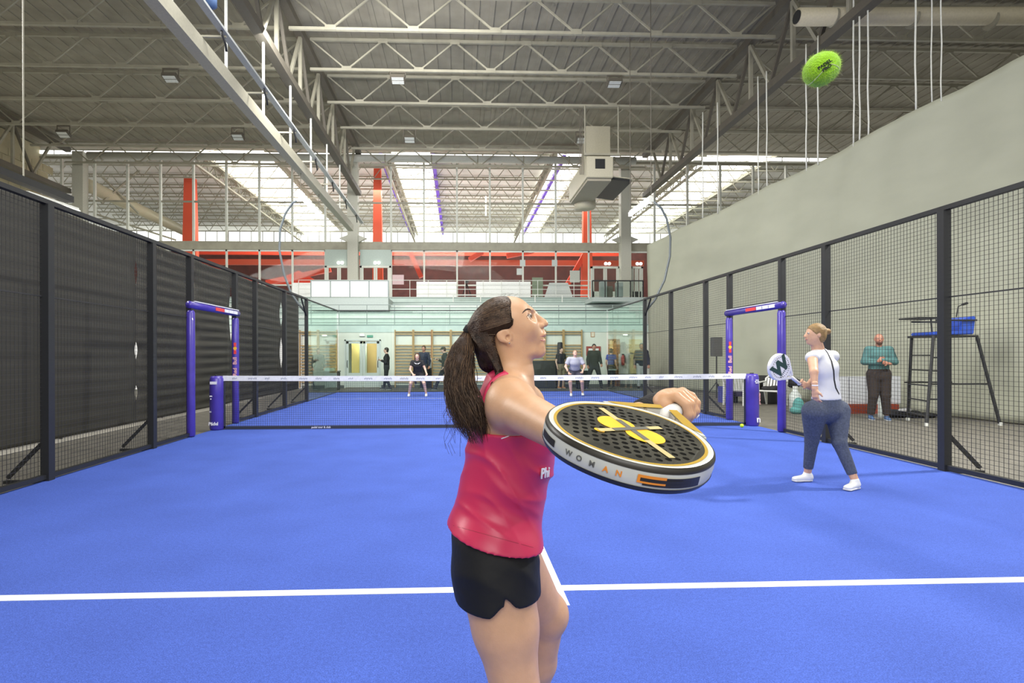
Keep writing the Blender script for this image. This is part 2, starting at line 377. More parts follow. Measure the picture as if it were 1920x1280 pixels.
# ---------------------------------------------------------------- net
NETM = mat('net_cord', (.03, .035, .05), .6); TAPE = mat('net_tape', (.85, .86, .86), .6)
nt_ = thing('padel_net', 'black padel net with white printed top tape stretched across the blue court', 'net', (0, 10, 0))
def ztop(x): return .90+.02*(abs(x)/4.9)**2
m = MB(); N = 24
for i in range(N):
    a = -4.88+9.76*i/N; b = -4.88+9.76*(i+1)/N
    m.bar((a, 10, ztop(a)+.02), (b, 10, ztop(b)+.02), .012, .095)
m.build('tape', TAPE, nt_)
m = MB()
for i in range(1, 245):
    x = -4.88+i*.04; m.bar((x, 10, .03), (x, 10, ztop(x)), .0028)
for j in range(1, 22):
    z = .03+j*.04; m.bar((-4.88, 10, z), (4.88, 10, z), .0028)
m.build('netting', NETM, nt_, kind='stuff')
MB().box((-4.9, 9.99, .005), (4.9, 10.01, .06)).build('bottom_band', NETM, nt_)
for sx in (-1, 1): MB().box((4.86*sx-.02, 9.99, .03), (4.86*sx+.02, 10.01, .88)).build('side_band', NETM, nt_)
GREYP = mat('print_grey', (.38, .40, .46), .6); m = MB(); rr = random.Random(3)
x = -4.7
while x < 4.7:
    wd = rr.choice((.09, .13, .16)); n = int(wd/.022)
    for k in range(n): h = rr.choice((.02, .028, .034)); m.cbox((x+k*.022, 9.9925, ztop(x)+.02+(.003 if k % 2 else -.003)), (.013, .003, h))
    x += wd+rr.choice((.14, .2))
m.build('tape_print', GREYP, nt_, kind='stuff')
text('band_print', 'padel tour & club', LOGOW, nt_, (-3.1, 9.987, .032), (1, 0, 0), (0, 0, 1), .05, .001, .001)
for sx, lb in ((-1, 'round purple padded net post at the left end of the net'), (1, 'round purple padded net post with white flower mark at the right end of the net')):
    t = thing('net_post', lb, 'net post', (4.99*sx, 10, 0))
    p = MB().lathe((4.99*sx, 10, 0), [(.11, 0), (.125, .03), (.122, .3), (.126, .32), (.122, .62), (.126, .64), (.122, .93), (.10, .98), (.02, .985)], 24).build('pad', PURPLE, t, smooth=True)
    MB().tube([(4.99*sx, 10, 0), (4.99*sx, 10, 1.0)], .035, 10).build('core_tube', BLACK, t)
    if sx > 0:
        m = MB(); c = Vector((5.02, 9.868, .84))
        for k in range(6): a = k*math.pi/3; m.lathe(c+Vector((.03*math.cos(a), .004, .03*math.sin(a))), [(.012, 0), (.012, .006)], 8, (0, -1, 0))
        m.lathe(c+Vector((0, .004, 0)), [(.009, 0), (.009, .006)], 8, (0, -1, 0)); m.build('flower_mark', LOGOW, p)
        text('lettering', 'n', LOGOW, p, (5.05, 9.872, .13), (1, .2, 0), (0, 0, 1), .17, .004, .004)
        text('lettering', 'premier', LOGOP, p, (5.085, 9.90, .52), (0, 0, 1), (-1, -.6, 0), .07, .003, .001)
    else:
        m = MB(); m.cbox((-5.0, 9.876, .86), (.12, .006, .05)); m.cbox((-5.04, 9.885, .62), (.06, .006, .022)); m.cbox((-5.05, 9.885, .57), (.02, .006, .02)); m.build('white_print', LOGOW, p)
        text('lettering', 'Pádel', LOGOW, p, (-5.0, 9.873, .12), (1, 0, 0), (0, 0, 1), .08, .003, .003)
        text('lettering', 'es', LOGOW, p, (-5.06, 9.885, .34), (1, -.3, 0), (0, 0, 1), .05, .003, .001)
# ---------------------------------------------------------------- curtains
CURD = mat('charcoal_tarp', (.040, .038, .030), .75, noise=.2, nscale=1.2, bump=.3, bscale=8, stretch=(1, .15, 6))
CURL = mat('grey_tarp', (.40, .41, .32), .75, noise=.05, nscale=1.0, bump=.15, bscale=3, stretch=(1, 1, 2))
SL = {255: [(488, 535), (640, 672), (722, 748)], 360: [(507, 560), (605, 648)], 433: [(535, 640)], 527: [(565, 612), (632, 690)], 80: [(412, 525)]}
seams = [-2.0]+[atx(u, 600, -7).y for u in sorted(SL)]+[21.9]
us = [None]+sorted(SL)+[None]
def gap(u, z):
    if u is None: return 0
    g = 0
    for a, b in SL[u]:
        z1 = atx(u, a, -7).z; z0 = atx(u, b, -7).z
        if z0 < z < z1: g = max(g, math.sin((z-z0)/(z1-z0)*math.pi))
    return g*(.05 if u == 255 else .12 if u > 300 else .04)*(1 if u < 500 else 1.3)
places = ['nearest the camera', 'second from the camera', 'third from the camera', 'behind the left gateway, before its far post', 'behind the far half of the mesh fence', 'next to the end wall']
for i in range(len(seams)-1):
    y0, y1 = seams[i], seams[i+1]; V = []; F = []; ny = max(6, int((y1-y0)/.3)); nz = 60
    for a in range(nz+1):
        z = .03+3.72*a/nz; zt = z
        for b in range(ny+1):
            f = b/ny; y = (y0+gap(us[i], z))*(1-f)+(y1-gap(us[i+1], z))*f
            zz = z - (.06*math.sin(f*math.pi)*(a/nz)**4)
            V.append((-7+.03*math.sin(zz*28+.3*math.sin(y*2))*math.sin(f*math.pi)**.5*(1 if i > 1 else .3)+.06*math.sin(f*math.pi)*math.sin(z), y, zz))
    for a in range(nz):
        for b in range(ny): k = a*(ny+1)+b; F.append((k, k+1, k+ny+2, k+ny+1))
    me = bpy.data.meshes.new('dark_curtain'); me.from_pydata(V, [], F); me.materials.append(CURD); me.shade_smooth()
    o = bpy.data.objects.new('dark_curtain', me); C.objects.link(o)
    md = o.modifiers.new('s', 'SOLIDIFY'); md.thickness = .004
    props(o, 'charcoal tarpaulin sheet hanging outside the left fence, %s' % places[i], 'curtain', 'charcoal tarpaulin sheets')
t = thing('curtain_rail', 'dark steel rail carrying the charcoal tarpaulin sheets', 'rail', (-7.06, 10, 3.8))
MB().tube([(-7.06, -2, 3.80), (-7.06, 22.9, 3.80)], .03, 8).build('rail', DSTEEL, t)
for y in range(0, 23, 3): MB().tube([(-7.06, y, 0), (-7.06, y, 3.8)], .025, 8).build('standard', DSTEEL, t)
# right curtain : angled
RC = [(10.9, 4.0, 7.75), (10.35, 9.87, 7.15), (9.35, 16, 6.7), (7.62, 23.0, 6.15)]
def rc(y):
    for (x0, y0, z0), (x1, y1, z1) in zip(RC, RC[1:]):
        if y <= y1 or (x1, y1) == (7.62, 23.0):
            f = (y-y0)/(y1-y0); return x0+(x1-x0)*f, z0+(z1-z0)*f
V = []; F = []; ny = 90; nz = 50
for a in range(nz+1):
    for b in range(ny+1):
        y = 2+21*b/ny; x, zt = rc(y); s = -.05*abs(math.sin(y*.75)); z = .0+(zt+s)*a/nz
        wv = .03*math.sin(y*1.7+z*.3)+.02*math.sin(y*4.1+z*.8+1)+.012*math.sin(y*9+z*2); V.append((x+wv, y, z))
for a in range(nz):
    for b in range(ny): k = a*(ny+1)+b; F.append((k, k+1, k+ny+2, k+ny+1))
me = bpy.data.meshes.new('grey_curtain'); me.from_pydata(V, [], F); me.materials.append(CURL); me.shade_smooth()
o = bpy.data.objects.new('grey_curtain', me); C.objects.link(o); o.modifiers.new('s', 'SOLIDIFY').thickness = .006
props(o, 'tall pale grey tarpaulin wall hanging along the right of the court', 'curtain')
CORD = mat('white_cord', (.75, .76, .70), .6)
cords = [(1349-3, 400, 300), (1422, 350, 150), (1438, 340, 200), (1512, 300, 80), (1534, 290, 165), (1601, 255, 0), (1612, 245, 100), (1628, 216, 55), (1717, 188, -40), (1747, 165, -40), (1765, 145, 10), (1318, 415, 240)]
CL = []
for i, (u, vb, vt) in enumerate(cords):
    y = 8
    for k in range(40):
        x, zt = rc(y); q = atx(u, vb, x); y = .5*y+.5*min(max(q.y, 4), 23)
    x, zt = rc(y); p = Vector((x, y, zt-.12)); top = 10.3 if i not in (5, 8, 9) else 11.5
    wob = [p+Vector((.008*math.sin(k*1.3+i), .006*math.cos(k*2+i), (top-p.z)*k/8)) for k in range(9)]
    o = MB().tube(wob, .014 if y < 12 else .02, 6).build('hanging_cord', CORD, smooth=True)
    CL.append((y, o))
onames = ['first', 'second', 'third', 'fourth', 'fifth', 'sixth', 'seventh', 'eighth', 'ninth', 'tenth', 'eleventh', 'twelfth']
for (y, o), n in zip(sorted(CL, key=lambda q: -q[0]), onames): props(o, 'white cord from the roof to the grey tarpaulin, %s along it from the glazed wall' % n, 'cord', 'white cords above the grey tarpaulin')
# ---------------------------------------------------------------- end wall with doors
Y = 23.0
def X_(u, Yd=Y): return at(u, 640, Yd).x
def Z_(v, Yd=Y): return at(880, v, Yd).z
ztopw = 2.46
d1a, d1b = X_(646), X_(714); d2a, d2b = X_(1141), X_(1160); dz = Z_(636)
wl = MB().box((-7.2, Y, -.03), (d1a, Y+.2, ztopw)).box((d1a, Y, dz), (d1b, Y+.2, ztopw)).box((d1b, Y, -.03), (d2a, Y+.2, ztopw)).box((d2a, Y, dz), (d2b, Y+.2, ztopw)).box((d2b, Y, -.03), (7.75, Y+.2, ztopw)).build('wall_back', WALLM, kind='structure')
MB().box((-7.2, Y-.015, -.03), (d1a-.02, Y, .1)).box((d1b+.02, Y-.015, -.03), (d2a-.02, Y, .1)).box((d2b+.02, Y-.015, -.03), (7.6, Y, .1)).build('baseboard_back', mat('skirting', (.10, .11, .10), .6), kind='structure')
OCH = mat('ochre_wall', (.62, .46, .22), .8, noise=.05); 
MB().box((-7, 25.0, -.03), (7.6, 25.1, 2.5)).build('wall_corridor', OCH, kind='structure')
MB().box((-7, 23.2, -.1), (7.6, 25, -.03)).build('floor_corridor', CONC, kind='structure')
MB().box((d1a-.3, 24.6, -.03), ((d1a+d1b)/2-.1, 24.7, 2.0)).build('trim_9', mat('pale_inner', (.5, .56, .52), .7), kind='structure')
MB().box((d1a+.02, 24.4, -.03), (d1a+.35, 24.5, 2.2)).build('trim_10', mat('yellow_inner', (.72, .60, .25), .7), kind='structure')
for xx in ((d1a+d1b)/2, (d2a+d2b)/2):
    area('added_corridor_light', (xx, 24.0, 2.3), (xx, 24.3, 0), .8, .4, 45, (1, .9, .7))  # added lamps without fixtures, brightening the corridor behind the doors
# double door
FR = mat('door_frame_grey', (.56, .60, .58), .4)
d = struct_root('door_1', ((d1a+d1b)/2, Y, 0)); mid = (d1a+d1b)/2
MB().box((d1a, Y-.03, 0), (d1a+.06, Y+.1, dz)).box((d1b-.06, Y-.03, 0), (d1b, Y+.1, dz)).box((d1a, Y-.03, dz-.06), (d1b, Y+.1, dz)).build('door_frame', FR, d)
for a, b, sd in ((d1a+.07, mid-.01, -1), (mid+.01, d1b-.07, 1)):
    l = MB().box((a, Y, .01), (b, Y+.04, .62)).box((a, Y, .62), (a+.1, Y+.04, dz-.07)).box((b-.1, Y, .62), (b, Y+.04, dz-.07)).box((a, Y, dz-.17), (b, Y+.04, dz-.07)).build('door_leaf', FR, d)
    MB().box((a+.1, Y+.015, .62), (b-.1, Y+.025, dz-.17)).build('pane', GLASSF, l)
    hx = a+.05 if sd < 0 else b-.05
    MB().tube([(hx, Y-.01, .85), (hx-.0, Y-.06, .9), (hx, Y-.06, 1.1), (hx, Y-.01, 1.15)], .014, 6).build('handle', BLACK, l)
d = struct_root('door_2', ((d2a+d2b)/2, Y, 0))
MB().box((d2a-.02, Y-.03, 0), (d2a+.04, Y+.1, dz)).box((d2b-.05, Y-.03, 0), (d2b+.04, Y+.1, dz)).box((d2a, Y-.03, dz-.06), (d2b, Y+.1, dz)).build('door_frame', WOODD, d)
l = MB().box((d2b-.1, Y+.05, .01), (d2b-.06, Y+.55, dz-.07)).build('door_leaf', WOODD, d)
MB().cbox((d2b-.12, Y+.5, 1.0), (.05, .08, .02)).build('handle', BLACK, l)
# small items on wall
def wallbox(name, label, cat, u0, v0, u1, v1, m, th=.05, inner=None, group=None):
    a = at(u0, v1, Y); b = at(u1, v0, Y); t = thing(name, label, cat, ((a.x+b.x)/2, Y, a.z), group)
    MB().box((a.x, Y-th, a.z), (b.x, Y, b.z)).build('housing', m, t, bevel=.008)
    if inner: i = (b.x-a.x)*.15; MB().box((a.x+i, Y-th-.004, a.z+i), (b.x-i, Y-th, b.z-i)).build('face', inner, t)
    return t
LAMPW = mat('lamp_white', (1, .98, .9), emit=3)
wallbox('emergency_light', 'lit twin-head emergency light above the left end of the double door', 'light', 674, 625.5, 684.5, 630.5, WHITE, .06, LAMPW)
wallbox('emergency_light', 'lit twin-head emergency light on the wall left of the double door', 'light', 604, 626, 615, 631, WHITE, .06, LAMPW)
wallbox('emergency_light', 'lit twin-head emergency light on the wall above the fire extinguisher', 'light', 1166, 625, 1177, 630, WHITE, .06, LAMPW)
wallbox('exit_sign', 'small green exit sign over the double door', 'sign', 688, 628, 699.5, 632.5, mat('sign_green', (.12, .35, .25), .5), .03)
wallbox('notice_board', 'red framed notice board behind the man in the black jacket', 'notice board', 1099, 649, 1126, 667, mat('frame_red', (.30, .04, .03), .5), .04, mat('paper_white', (.7, .7, .68), .8))
wallbox('poster', 'small orange and white poster high on the end wall', 'poster', 1107.5, 622, 1115, 632, mat('poster_orange', (.55, .28, .14), .7), .015, mat('poster_white', (.7, .62, .5), .7))
wallbox('wall_cabinet', 'pale yellow wall cabinet with a red picture at the right end of the wall', 'cabinet', 1179, 636, 1202, 661, mat('pale_yellow', (.66, .56, .28), .6), .12, mat('cab_yellow', (.70, .62, .36), .6))
wallbox('wall_cabinet', 'pale yellow lower panel under the wall cabinet', 'cabinet', 1181, 664, 1198, 700, MATS['pale_yellow'], .1)
wallbox('wall_cabinet', 'white service box standing between door and yellow cabinet', 'cabinet', 1159, 663, 1177, 701, WHITE, .1)
t = thing('fire_extinguisher', 'red fire extinguisher hung on the white service box', 'fire extinguisher', at(1168, 685, Y-.2))
p = at(1168, 685, Y-.2); MB().lathe(p, [(.02, 0), (.075, .02), (.075, .36), (.03, .43), (.03, .46)], 12).build('cylinder', mat('ext_red', (.45, .03, .03), .35), t, smooth=True)
MB().cbox(p+Vector((0, 0, .48)), (.1, .04, .04)).build('valve', BLACK, t); MB().tube([p+Vector((.05, 0, .48)), p+Vector((.1, -.01, .35)), p+Vector((.09, -.02, .12))], .012, 6).build('hose', BLACK, t)
# wall bars
def wallbars(u0, u1, lab):
    a = X_(u0); b = X_(u1); t = thing('wall_bars', lab, 'wall bars', ((a+b)/2, Y, 0), 'wooden wall bars along the end wall')
    for x in (a+.025, b-.025): MB().box((x-.02, Y-.12, 0), (x+.02, Y-.0, 2.44)).build('upright', WOODD if (int(u0) in (775,) and x > a+.1) else WOOD, t)
    zs = [2.36, 2.26]+[1.78-.128*k for k in range(13)]
    for z in zs: MB().cbox(((a+b)/2, Y-.075, z), (b-a-.09, .035, .042)).build('rung', WOOD, t)
    return t
nums = ['first', 'second', 'third', 'fourth', 'fifth', 'sixth', 'seventh', 'eighth', 'ninth', 'tenth']
for i in range(10): wallbars(740+35.1*i, 740+35.1*(i+1), 'wooden wall bars right of the double door, %s bay from that door' % nums[i])
wallbars(562, 597.5, 'wooden wall bars left of the double door, bay nearest the dark curtain'); wallbars(597.5, 633, 'wooden wall bars left of the double door, bay nearest the door')
# ---------------------------------------------------------------- grandstand, gallery
g = struct_root('grandstand', (0, 23, 2.46))
for i in range(6):
    y = 22.98+.95*i; z = 2.46+.33*i
    s_ = MB().box((-16, y, z-.12), (7.7, y+1.0, z+.21 if i < 5 else z+.21)).build('tier', GREENW, g)
    MB().box((-16, y-.012, z+.17), (7.7, y, z+.215)).build('nosing', mat('step_edge', (.26, .33, .31), .6), s_)
    if i in (1, 3): MB().box((-13, y+.3, z+.21), (7.4, y+.62, z+.36)).build('bench_plank', mat('bench_white', (.62, .68, .64), .5), s_)
MB().box((-30, 28.6, 4.1), (30, 54, 4.4)).build('floor_gallery', mat('gallery_floor', (.35, .37, .35), .7), kind='structure')
MB().box((-30, 28.55, 4.05), (30, 28.62, 4.45)).build('trim_gallery', mat('gallery_edge', (.45, .5, .47), .6), kind='structure')
def railing(name, lab, x0, x1, y, z, h, n, m, rails=(1,), r=.02):
    t = thing(name, lab, 'railing', ((x0+x1)/2, y, z))
    for i in range(n+1):
        x = x0+(x1-x0)*i/n; MB().tube([(x, y, z), (x, y, z+h)], r, 6).build('post', m, t)
    for k in rails: MB().tube([(x0, y, z+h*k), (x1, y, z+h*k)], r, 6).build('rail', m, t)
    return t
GREYR = mat('railing_grey', (.25, .30, .29), .5)
railing('guard_rail', 'grey tube railing along the front edge of the pale green stand', X_(583), X_(1200), 23.05, 2.67, .84, 12, GREYR, (1, .62, .1), .016)
Yg = 28.7
def Zg(v): return Z_(v, Yg)
railing('gallery_rail', 'white tube railing along the edge of the upper gallery', at(560, 600, Yg).x, at(1110, 600, Yg).x, Yg, 4.4, .95, 16, WHITE, (1, .5), .018)
railing('stair_rail', 'low white handrails standing on the upper stand step', at(850, 600, 27.2).x, at(1105, 600, 27.2).x, 27.2, 4.0, .4, 5, WHITE, (1,), .03)
# ---------------------------------------------------------------- glazed facade at Y=30
YF = 30.0
def XF(u): return at(u, 500, YF).x
def ZF(v): return at(880, v, YF).z
fz = struct_root('window_1', (0, YF, 8))
zb0, zb1 = ZF(470), ZF(455); ztop = ZF(303)
MB().box((-32, YF-.15, zb0), (30, YF+.15, zb1)).build('beam', STEEL, fz)
MB().box((-32, YF-.08, ztop-.06), (30, YF+.08, ztop+.06)).build('head_rail', STEEL, fz)
MB().box((-32, YF-.04, ZF(383)), (30, YF+.04, ZF(380))).build('transom', STEEL, fz)
MB().box((-32, YF-.05, zb0-.08), (30, YF+.05, zb0)).build('lower_head', WHITE, fz)
MULL = mat('mullion_white', (.62, .64, .58), .5)
step = 61.7; u0 = 857-61.7*13
us_ = [u0+step*i for i in range(24)]
for u in us_:
    x = XF(u)
    if abs(u-671) > 9: MB().box((x-.05, YF-.07, zb1), (x+.05, YF+.07, ztop)).build('mullion', MULL, fz)
    if abs(u-671) > 9: MB().box((x-.045, YF-.05, 4.4), (x+.045, YF+.05, zb0)).build('mullion', MULL, fz)
    if not (u > 560 and u < 740) and u < 1080: MB().box((x+.045, YF-.03, ZF(536)), (XF(u+step)-.045, YF+.03, ZF(533.5))).build('rail', MULL, fz)
for i in range(23):
    u = us_[i]; a = XF(u)+.05; b = XF(u+step)-.05
    MB().box((a, YF-.005, zb1), (b, YF+.005, ZF(383))).build('pane', GLASSF, fz)
    if not (560 < u < 730): MB().box((a, YF-.005, ZF(533)), (b, YF+.005, zb0-.08)).build('pane', GLASSF, fz)
COLM = mat('column_paint', (.52, .52, .45), .6)
for u in (665, 1168, 160):
    c = struct_root('trim_%d' % {665: 1, 1168: 2, 160: 3}[u], (XF(u), YF-.45, 4.4)); x = XF(u)
    MB().box((x-.28, YF-.6, 4.4), (x+.28, YF-.15, 12.3)).build('column', COLM, c)
    for sx in (-1, 1): MB().prism([(x+.28*sx, YF-.5, zb1-.1), (x+.75*sx, YF-.5, zb1+.12), (x+.28*sx, YF-.5, zb1+.3)], (0, .2, 0)).build('bracket', COLM, c)
# gallery doors
GR = mat('door_red_interior', (.22, .05, .04), .6, noise=.2)
for n, (ua, ub, lb) in enumerate(((611, 663, ''), (676, 734, ''), (1106, 1160, ''), (1180, 1203, ''))):
    xa, xb = XF(ua), XF(ub); za = 4.4; zd = ZF(500); d = struct_root('door_%d' % (n+3), ((xa+xb)/2, YF, za)); y = YF-.2
    if n < 2: MB().box((xa, y, zd), (xb, y+.1, zb0)).build('transom_panel', mat('panel_green', (.42, .50, .46), .5), d)
    MB().box((xa, y-.03, za), (xa+.1, y+.1, zd)).box((xb-.1, y-.03, za), (xb, y+.1, zd)).box((xa, y-.03, zd-.1), (xb, y+.1, zd)).build('door_frame', MULL, d)
    md_ = (xa+xb)/2
    for a, b in ((xa+.1, md_-.01), (md_+.01, xb-.1)):
        l = MB().box((a, y, za), (a+.09, y+.05, zd-.1)).box((b-.09, y, za), (b, y+.05, zd-.1)).box((a, y, za), (b, y+.05, za+.5)).build('door_leaf', MULL, d)
        MB().box((a+.09, y+.02, za+.5), (b-.09, y+.03, zd-.1)).build('pane', GLASSF, l)
    cx = (xa+xb)/2+.1; t = thing('emergency_light', 'lit twin-head emergency light over the upper door, %s' % ('left of the first column', 'right of the first column', 'left of the right column', 'right of the right column')[n], 'light', (cx, y, zd+.06))
    for k in (-1, 1): MB().lathe((cx+.1*k, y-.05, zd+.15), [(.03, 0), (.09, .05), (.09, .06)], 10, (0, -1, 0)).build('lamp_head', LAMPW, t)
    MB().cbox((cx, y-.03, zd+.12), (.3, .06, .06)).build('housing', WHITE, t)
# far hall: red structure, dividing walls, daylight strip
zw = at(880, 435, 52).z; zw0 = at(880, 456, 52).z
fw_ = struct_root('window_2', (0, 52, zw0))
for i in range(60):
    x = -32+64*i/60; MB().box((x+.03, 52, zw0), (x+64/60-.03, 52.05, zw)).build('pane', DAY, fw_)
    MB().box((x-.03, 51.95, zw0), (x+.03, 52.06, zw)).build('glazing_bar', DSTEEL, fw_)
MB().box((-32, 52, 4.4), (32, 52.3, zw0)).build('wall_far', REDD, kind='structure')
ORG = mat('orange_red_steel', (.42, .065, .03), .5)
t = struct_root('far_hall_girders', (0, 36, 8))
MB().box((-20, 36, at(880, 497, 36).z), (12, 36.3, at(880, 487, 36).z)).build('girder', ORG, t)
MB().box((-20, 40, at(880, 478, 40).z), (12, 40.3, at(880, 472, 40).z)).build('girder', RED, t)
for ua, va, ub, vb in ((500, 530, 620, 505), (880, 487, 905, 472), (950, 480, 1000, 470), (770, 475, 790, 520), (1060, 540, 1100, 470), (385, 500, 500, 535)):
    MB().bar(at(ua, va, 35), at(ub, vb, 35), .35, .3).build('brace', RED, t)
MB().prism([at(495, 533, 36), at(605, 533, 36), at(560, 507, 36)], (0, .3, 0)).build('stair_side', RED, t)
for u, v0, v1, wd in ((357, 335, 500, 26), (708, 308, 560, 18), (1100, 395, 560, 20)):
    p = at(u, v0, 35); ww = wd/FPX*35/2; pr = struct_root('red_column', (p.x, 35, 4.4))
    q = at(u, v1, 35)
    m = MB(); m.add([(p.x-ww*.7, 34.8, p.z), (p.x+ww*.7, 34.8, p.z), (p.x+ww*.7, 35.2, p.z), (p.x-ww*.7, 35.2, p.z), (p.x-ww*1.15, 34.8, 4.4), (p.x+ww*1.15, 34.8, 4.4), (p.x+ww*1.15, 35.2, 4.4), (p.x-ww*1.15, 35.2, 4.4)],
        [(0, 1, 2, 3), (7, 6, 5, 4), (0, 4, 5, 1), (1, 5, 6, 2), (2, 6, 7, 3), (3, 7, 4, 0)]); m.build('shaft', mat('coral_paint', (.80, .10, .045), .5, noise=.05), pr)
    MB().box((p.x-ww, 34.75, 4.4), (p.x+ww, 35.25, 4.6)).build('base', RED, pr)
# white boards on gallery
BRD = mat('white_board', (.95, .97, .95), .6)
def board(u0, v0, u1, v1, Yd, lab, m=None, nm='display_board', cat='board', group=None, slant=0):
    a = at(u0, v1, Yd); b = at(u1, v0, Yd); t = thing(nm, lab, cat, ((a.x+b.x)/2, Yd, max(a.z, 4.4)), group)
    z0 = max(a.z, 4.43)
    MB().prism([(a.x, Yd, z0), (b.x, Yd, z0), (b.x-slant, Yd, b.z), (a.x+slant, Yd, b.z)], (0, .06, 0)).build('panel', m or BRD, t)
    for x in (a.x+.1, b.x-.1): MB().box((x-.03, Yd-.2, 4.4), (x+.03, Yd+.25, 4.44)).build('foot', MULL, t)
    return t
board(548, 530, 584, 560, 29.3, 'white board leaning at the far left of the upper gallery')
board(781, 528, 856, 562, 29.3, 'wide white board on the gallery, left of the camera tripod')
board(893, 528, 995, 562, 29.3, 'widest white board on the gallery, right of the camera tripod')
board(1020, 530, 1075, 560, 29.3, 'greyish white board on the gallery beside the red column', mat('pale_board', (.6, .64, .62), .6), slant=.3)
board(736, 515, 757, 533, 29.6, 'pale pink square box on the gallery railing', mat('pale_pink', (.62, .45, .47), .6), 'cardboard_box', 'box')
board(1069, 507, 1087, 529, 29.5, 'tall pale grey cabinet on the gallery by the red column', mat('grey_cab', (.5, .52, .47), .6), 'storage_cabinet', 'cabinet')
board(998, 520, 1018, 562, 29.5, 'glass-front case with dark contents on the gallery', mat('dim_green', (.20, .25, .17), .5), 'glass_case', 'cabinet')
for u, v, lb in ((974, 509, 'lower small white notice stuck to the glazing bar'), (980, 493, 'upper small grey notice stuck to the glazing bar'), (1040, 493, 'grey notice stuck to the glazing bar nearest the red column')):
    a = at(u-5, v+6, YF-.1); b = at(u+5, v-6, YF-.1); o = MB().box((a.x, YF-.1, a.z), (b.x, YF-.06, b.z)).build('notice', mat('notice_grey', (.55, .6, .58), .6)); props(o, lb, 'notice')
# camera tripod on gallery
t = thing('camera_tripod', 'black camera tripod standing on the upper gallery', 'tripod', at(875, 562, 29.0))
ap = at(875, 531, 29.0)
for u in (864, 876, 886): MB().tube([ap, at(u, 562, 29.0+.2*(u-870)/10)], .025, 6).build('leg', BLACK, t)
MB().cbox(ap+Vector((0, 0, .1)), (.2, .25, .16)).build('head', BLACK, t)
# balconies
def balcony(lab, u0, v0, u1, v1, vb, Yd, m1, m2):
    a = at(u0, v1, Yd); b = at(u1, v0, Yd); zb = at(u0, vb, Yd).z
    t = thing('balcony', lab, 'balcony', ((a.x+b.x)/2, Yd, zb))
    MB().box((a.x, Yd, zb), (b.x, Yd+4.9, a.z)).build('slab', mat('balcony_grey', (.42, .48, .46), .6), t)
    n = 4; w_ = (b.x-a.x)/n
    for i in range(n): MB().box((a.x+w_*i+.03, Yd+.01, a.z+.05), (a.x+w_*(i+1)-.03, Yd+.04, b.z-.03)).build('panel', m1, t)
    for i in range(n+1): MB().box((a.x+w_*i-.025, Yd, a.z), (a.x+w_*i+.025, Yd+.05, b.z)).build('post', m2, t)
    MB().box((a.x, Yd-.01, b.z-.03), (b.x, Yd+.06, b.z+.02)).build('rail', m2, t)
    return t
balcony('projecting white-panelled balcony above the stand, left of the first column', 583, 526, 728, 558, 581, 25.2, BRD, GREYR)
balcony('glass-fronted balcony with black frame beside the grey curtain', 1111, 526, 1206, 557, 565, 25.2, GLASS, BLACK)
t = thing('equipment_stack', 'dark equipment stack behind the glass of the right balcony', 'equipment', at(1140, 557, 26))
for k, (u, v0, v1) in enumerate(((1143, 536, 556), (1131, 528, 557), (1160, 530, 557))):
    a = at(u-6, v1, 26); b = at(u+6, v0, 26); MB().box((a.x, 26-.1*k, a.z), (b.x, 26.3-.1*k, b.z)).build('case', (DSTEEL, mat('mid_grey', (.3, .33, .32), .5), MATS['mid_grey'] if 'mid_grey' in MATS else DSTEEL)[k], t)
# ---------------------------------------------------------------- roof
ZD = 12.75
dk = MB().box((-40, -6, ZD), (34, 30.3, ZD+.2)).build('ceiling', DECK, kind='structure')
m = MB()
for i in range(148): x = -40+.5*i; m.box((x, -6, ZD-.03), (x+.16, 29.9, ZD))
m.build('deck_rib', DECK, dk, kind='stuff')
TRX = [-21.3, -5.95, 9.75, 25.4]; zt, zbm = 12.35, 10.15
def truss(x):
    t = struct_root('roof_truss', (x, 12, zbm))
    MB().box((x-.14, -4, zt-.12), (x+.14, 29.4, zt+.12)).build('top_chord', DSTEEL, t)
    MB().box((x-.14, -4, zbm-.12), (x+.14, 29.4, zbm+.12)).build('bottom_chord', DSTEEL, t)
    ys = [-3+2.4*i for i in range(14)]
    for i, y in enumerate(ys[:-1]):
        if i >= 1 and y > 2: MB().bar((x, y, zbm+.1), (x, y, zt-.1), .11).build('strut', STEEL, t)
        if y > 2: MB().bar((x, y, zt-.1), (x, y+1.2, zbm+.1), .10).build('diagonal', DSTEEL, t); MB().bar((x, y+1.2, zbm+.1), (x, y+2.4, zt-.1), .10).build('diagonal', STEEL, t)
for x in TRX[:3]: truss(x)
JY = [12.1, 14.5, 16.9, 19.3, 21.8, 24.2, 26.6, 28.9]
for bi in range(3):
    xa, xb = TRX[bi]+.15, TRX[bi+1]-.15
    if bi == 0: xa = -21.1
    for j, y in enumerate(JY):
        if bi == 2 and y > 27: continue
        t = struct_root('roof_joist', ((xa+xb)/2, y, 11.5)); z1, z0 = 12.58, 11.52
        MB().box((xa, y-.045, z1-.05), (xb, y+.045, z1+.05)).build('top_chord', STEEL, t)
        MB().box((xa, y-.045, z0-.045), (xb, y+.045, z0+.045)).build('bottom_chord', STEEL, t)
        n = 6; s_ = (xb-xa)/n
        for k in range(n):
            x0 = xa+s_*k; xm = x0+s_/2
            MB().bar((x0, y, z1), (xm, y, z0), .05).build('diagonal', STEEL, t); MB().bar((xm, y, z0), (x0+s_, y, z1), .05).build('diagonal', STEEL, t)
            MB().cbox((xm, y-.05, z0+.03), (.34, .02, .16)).build('gusset', STEEL, t)
            if k: MB().cbox((x0, y-.05, z1-.03), (.34, .02, .16)).build('gusset', STEEL, t)
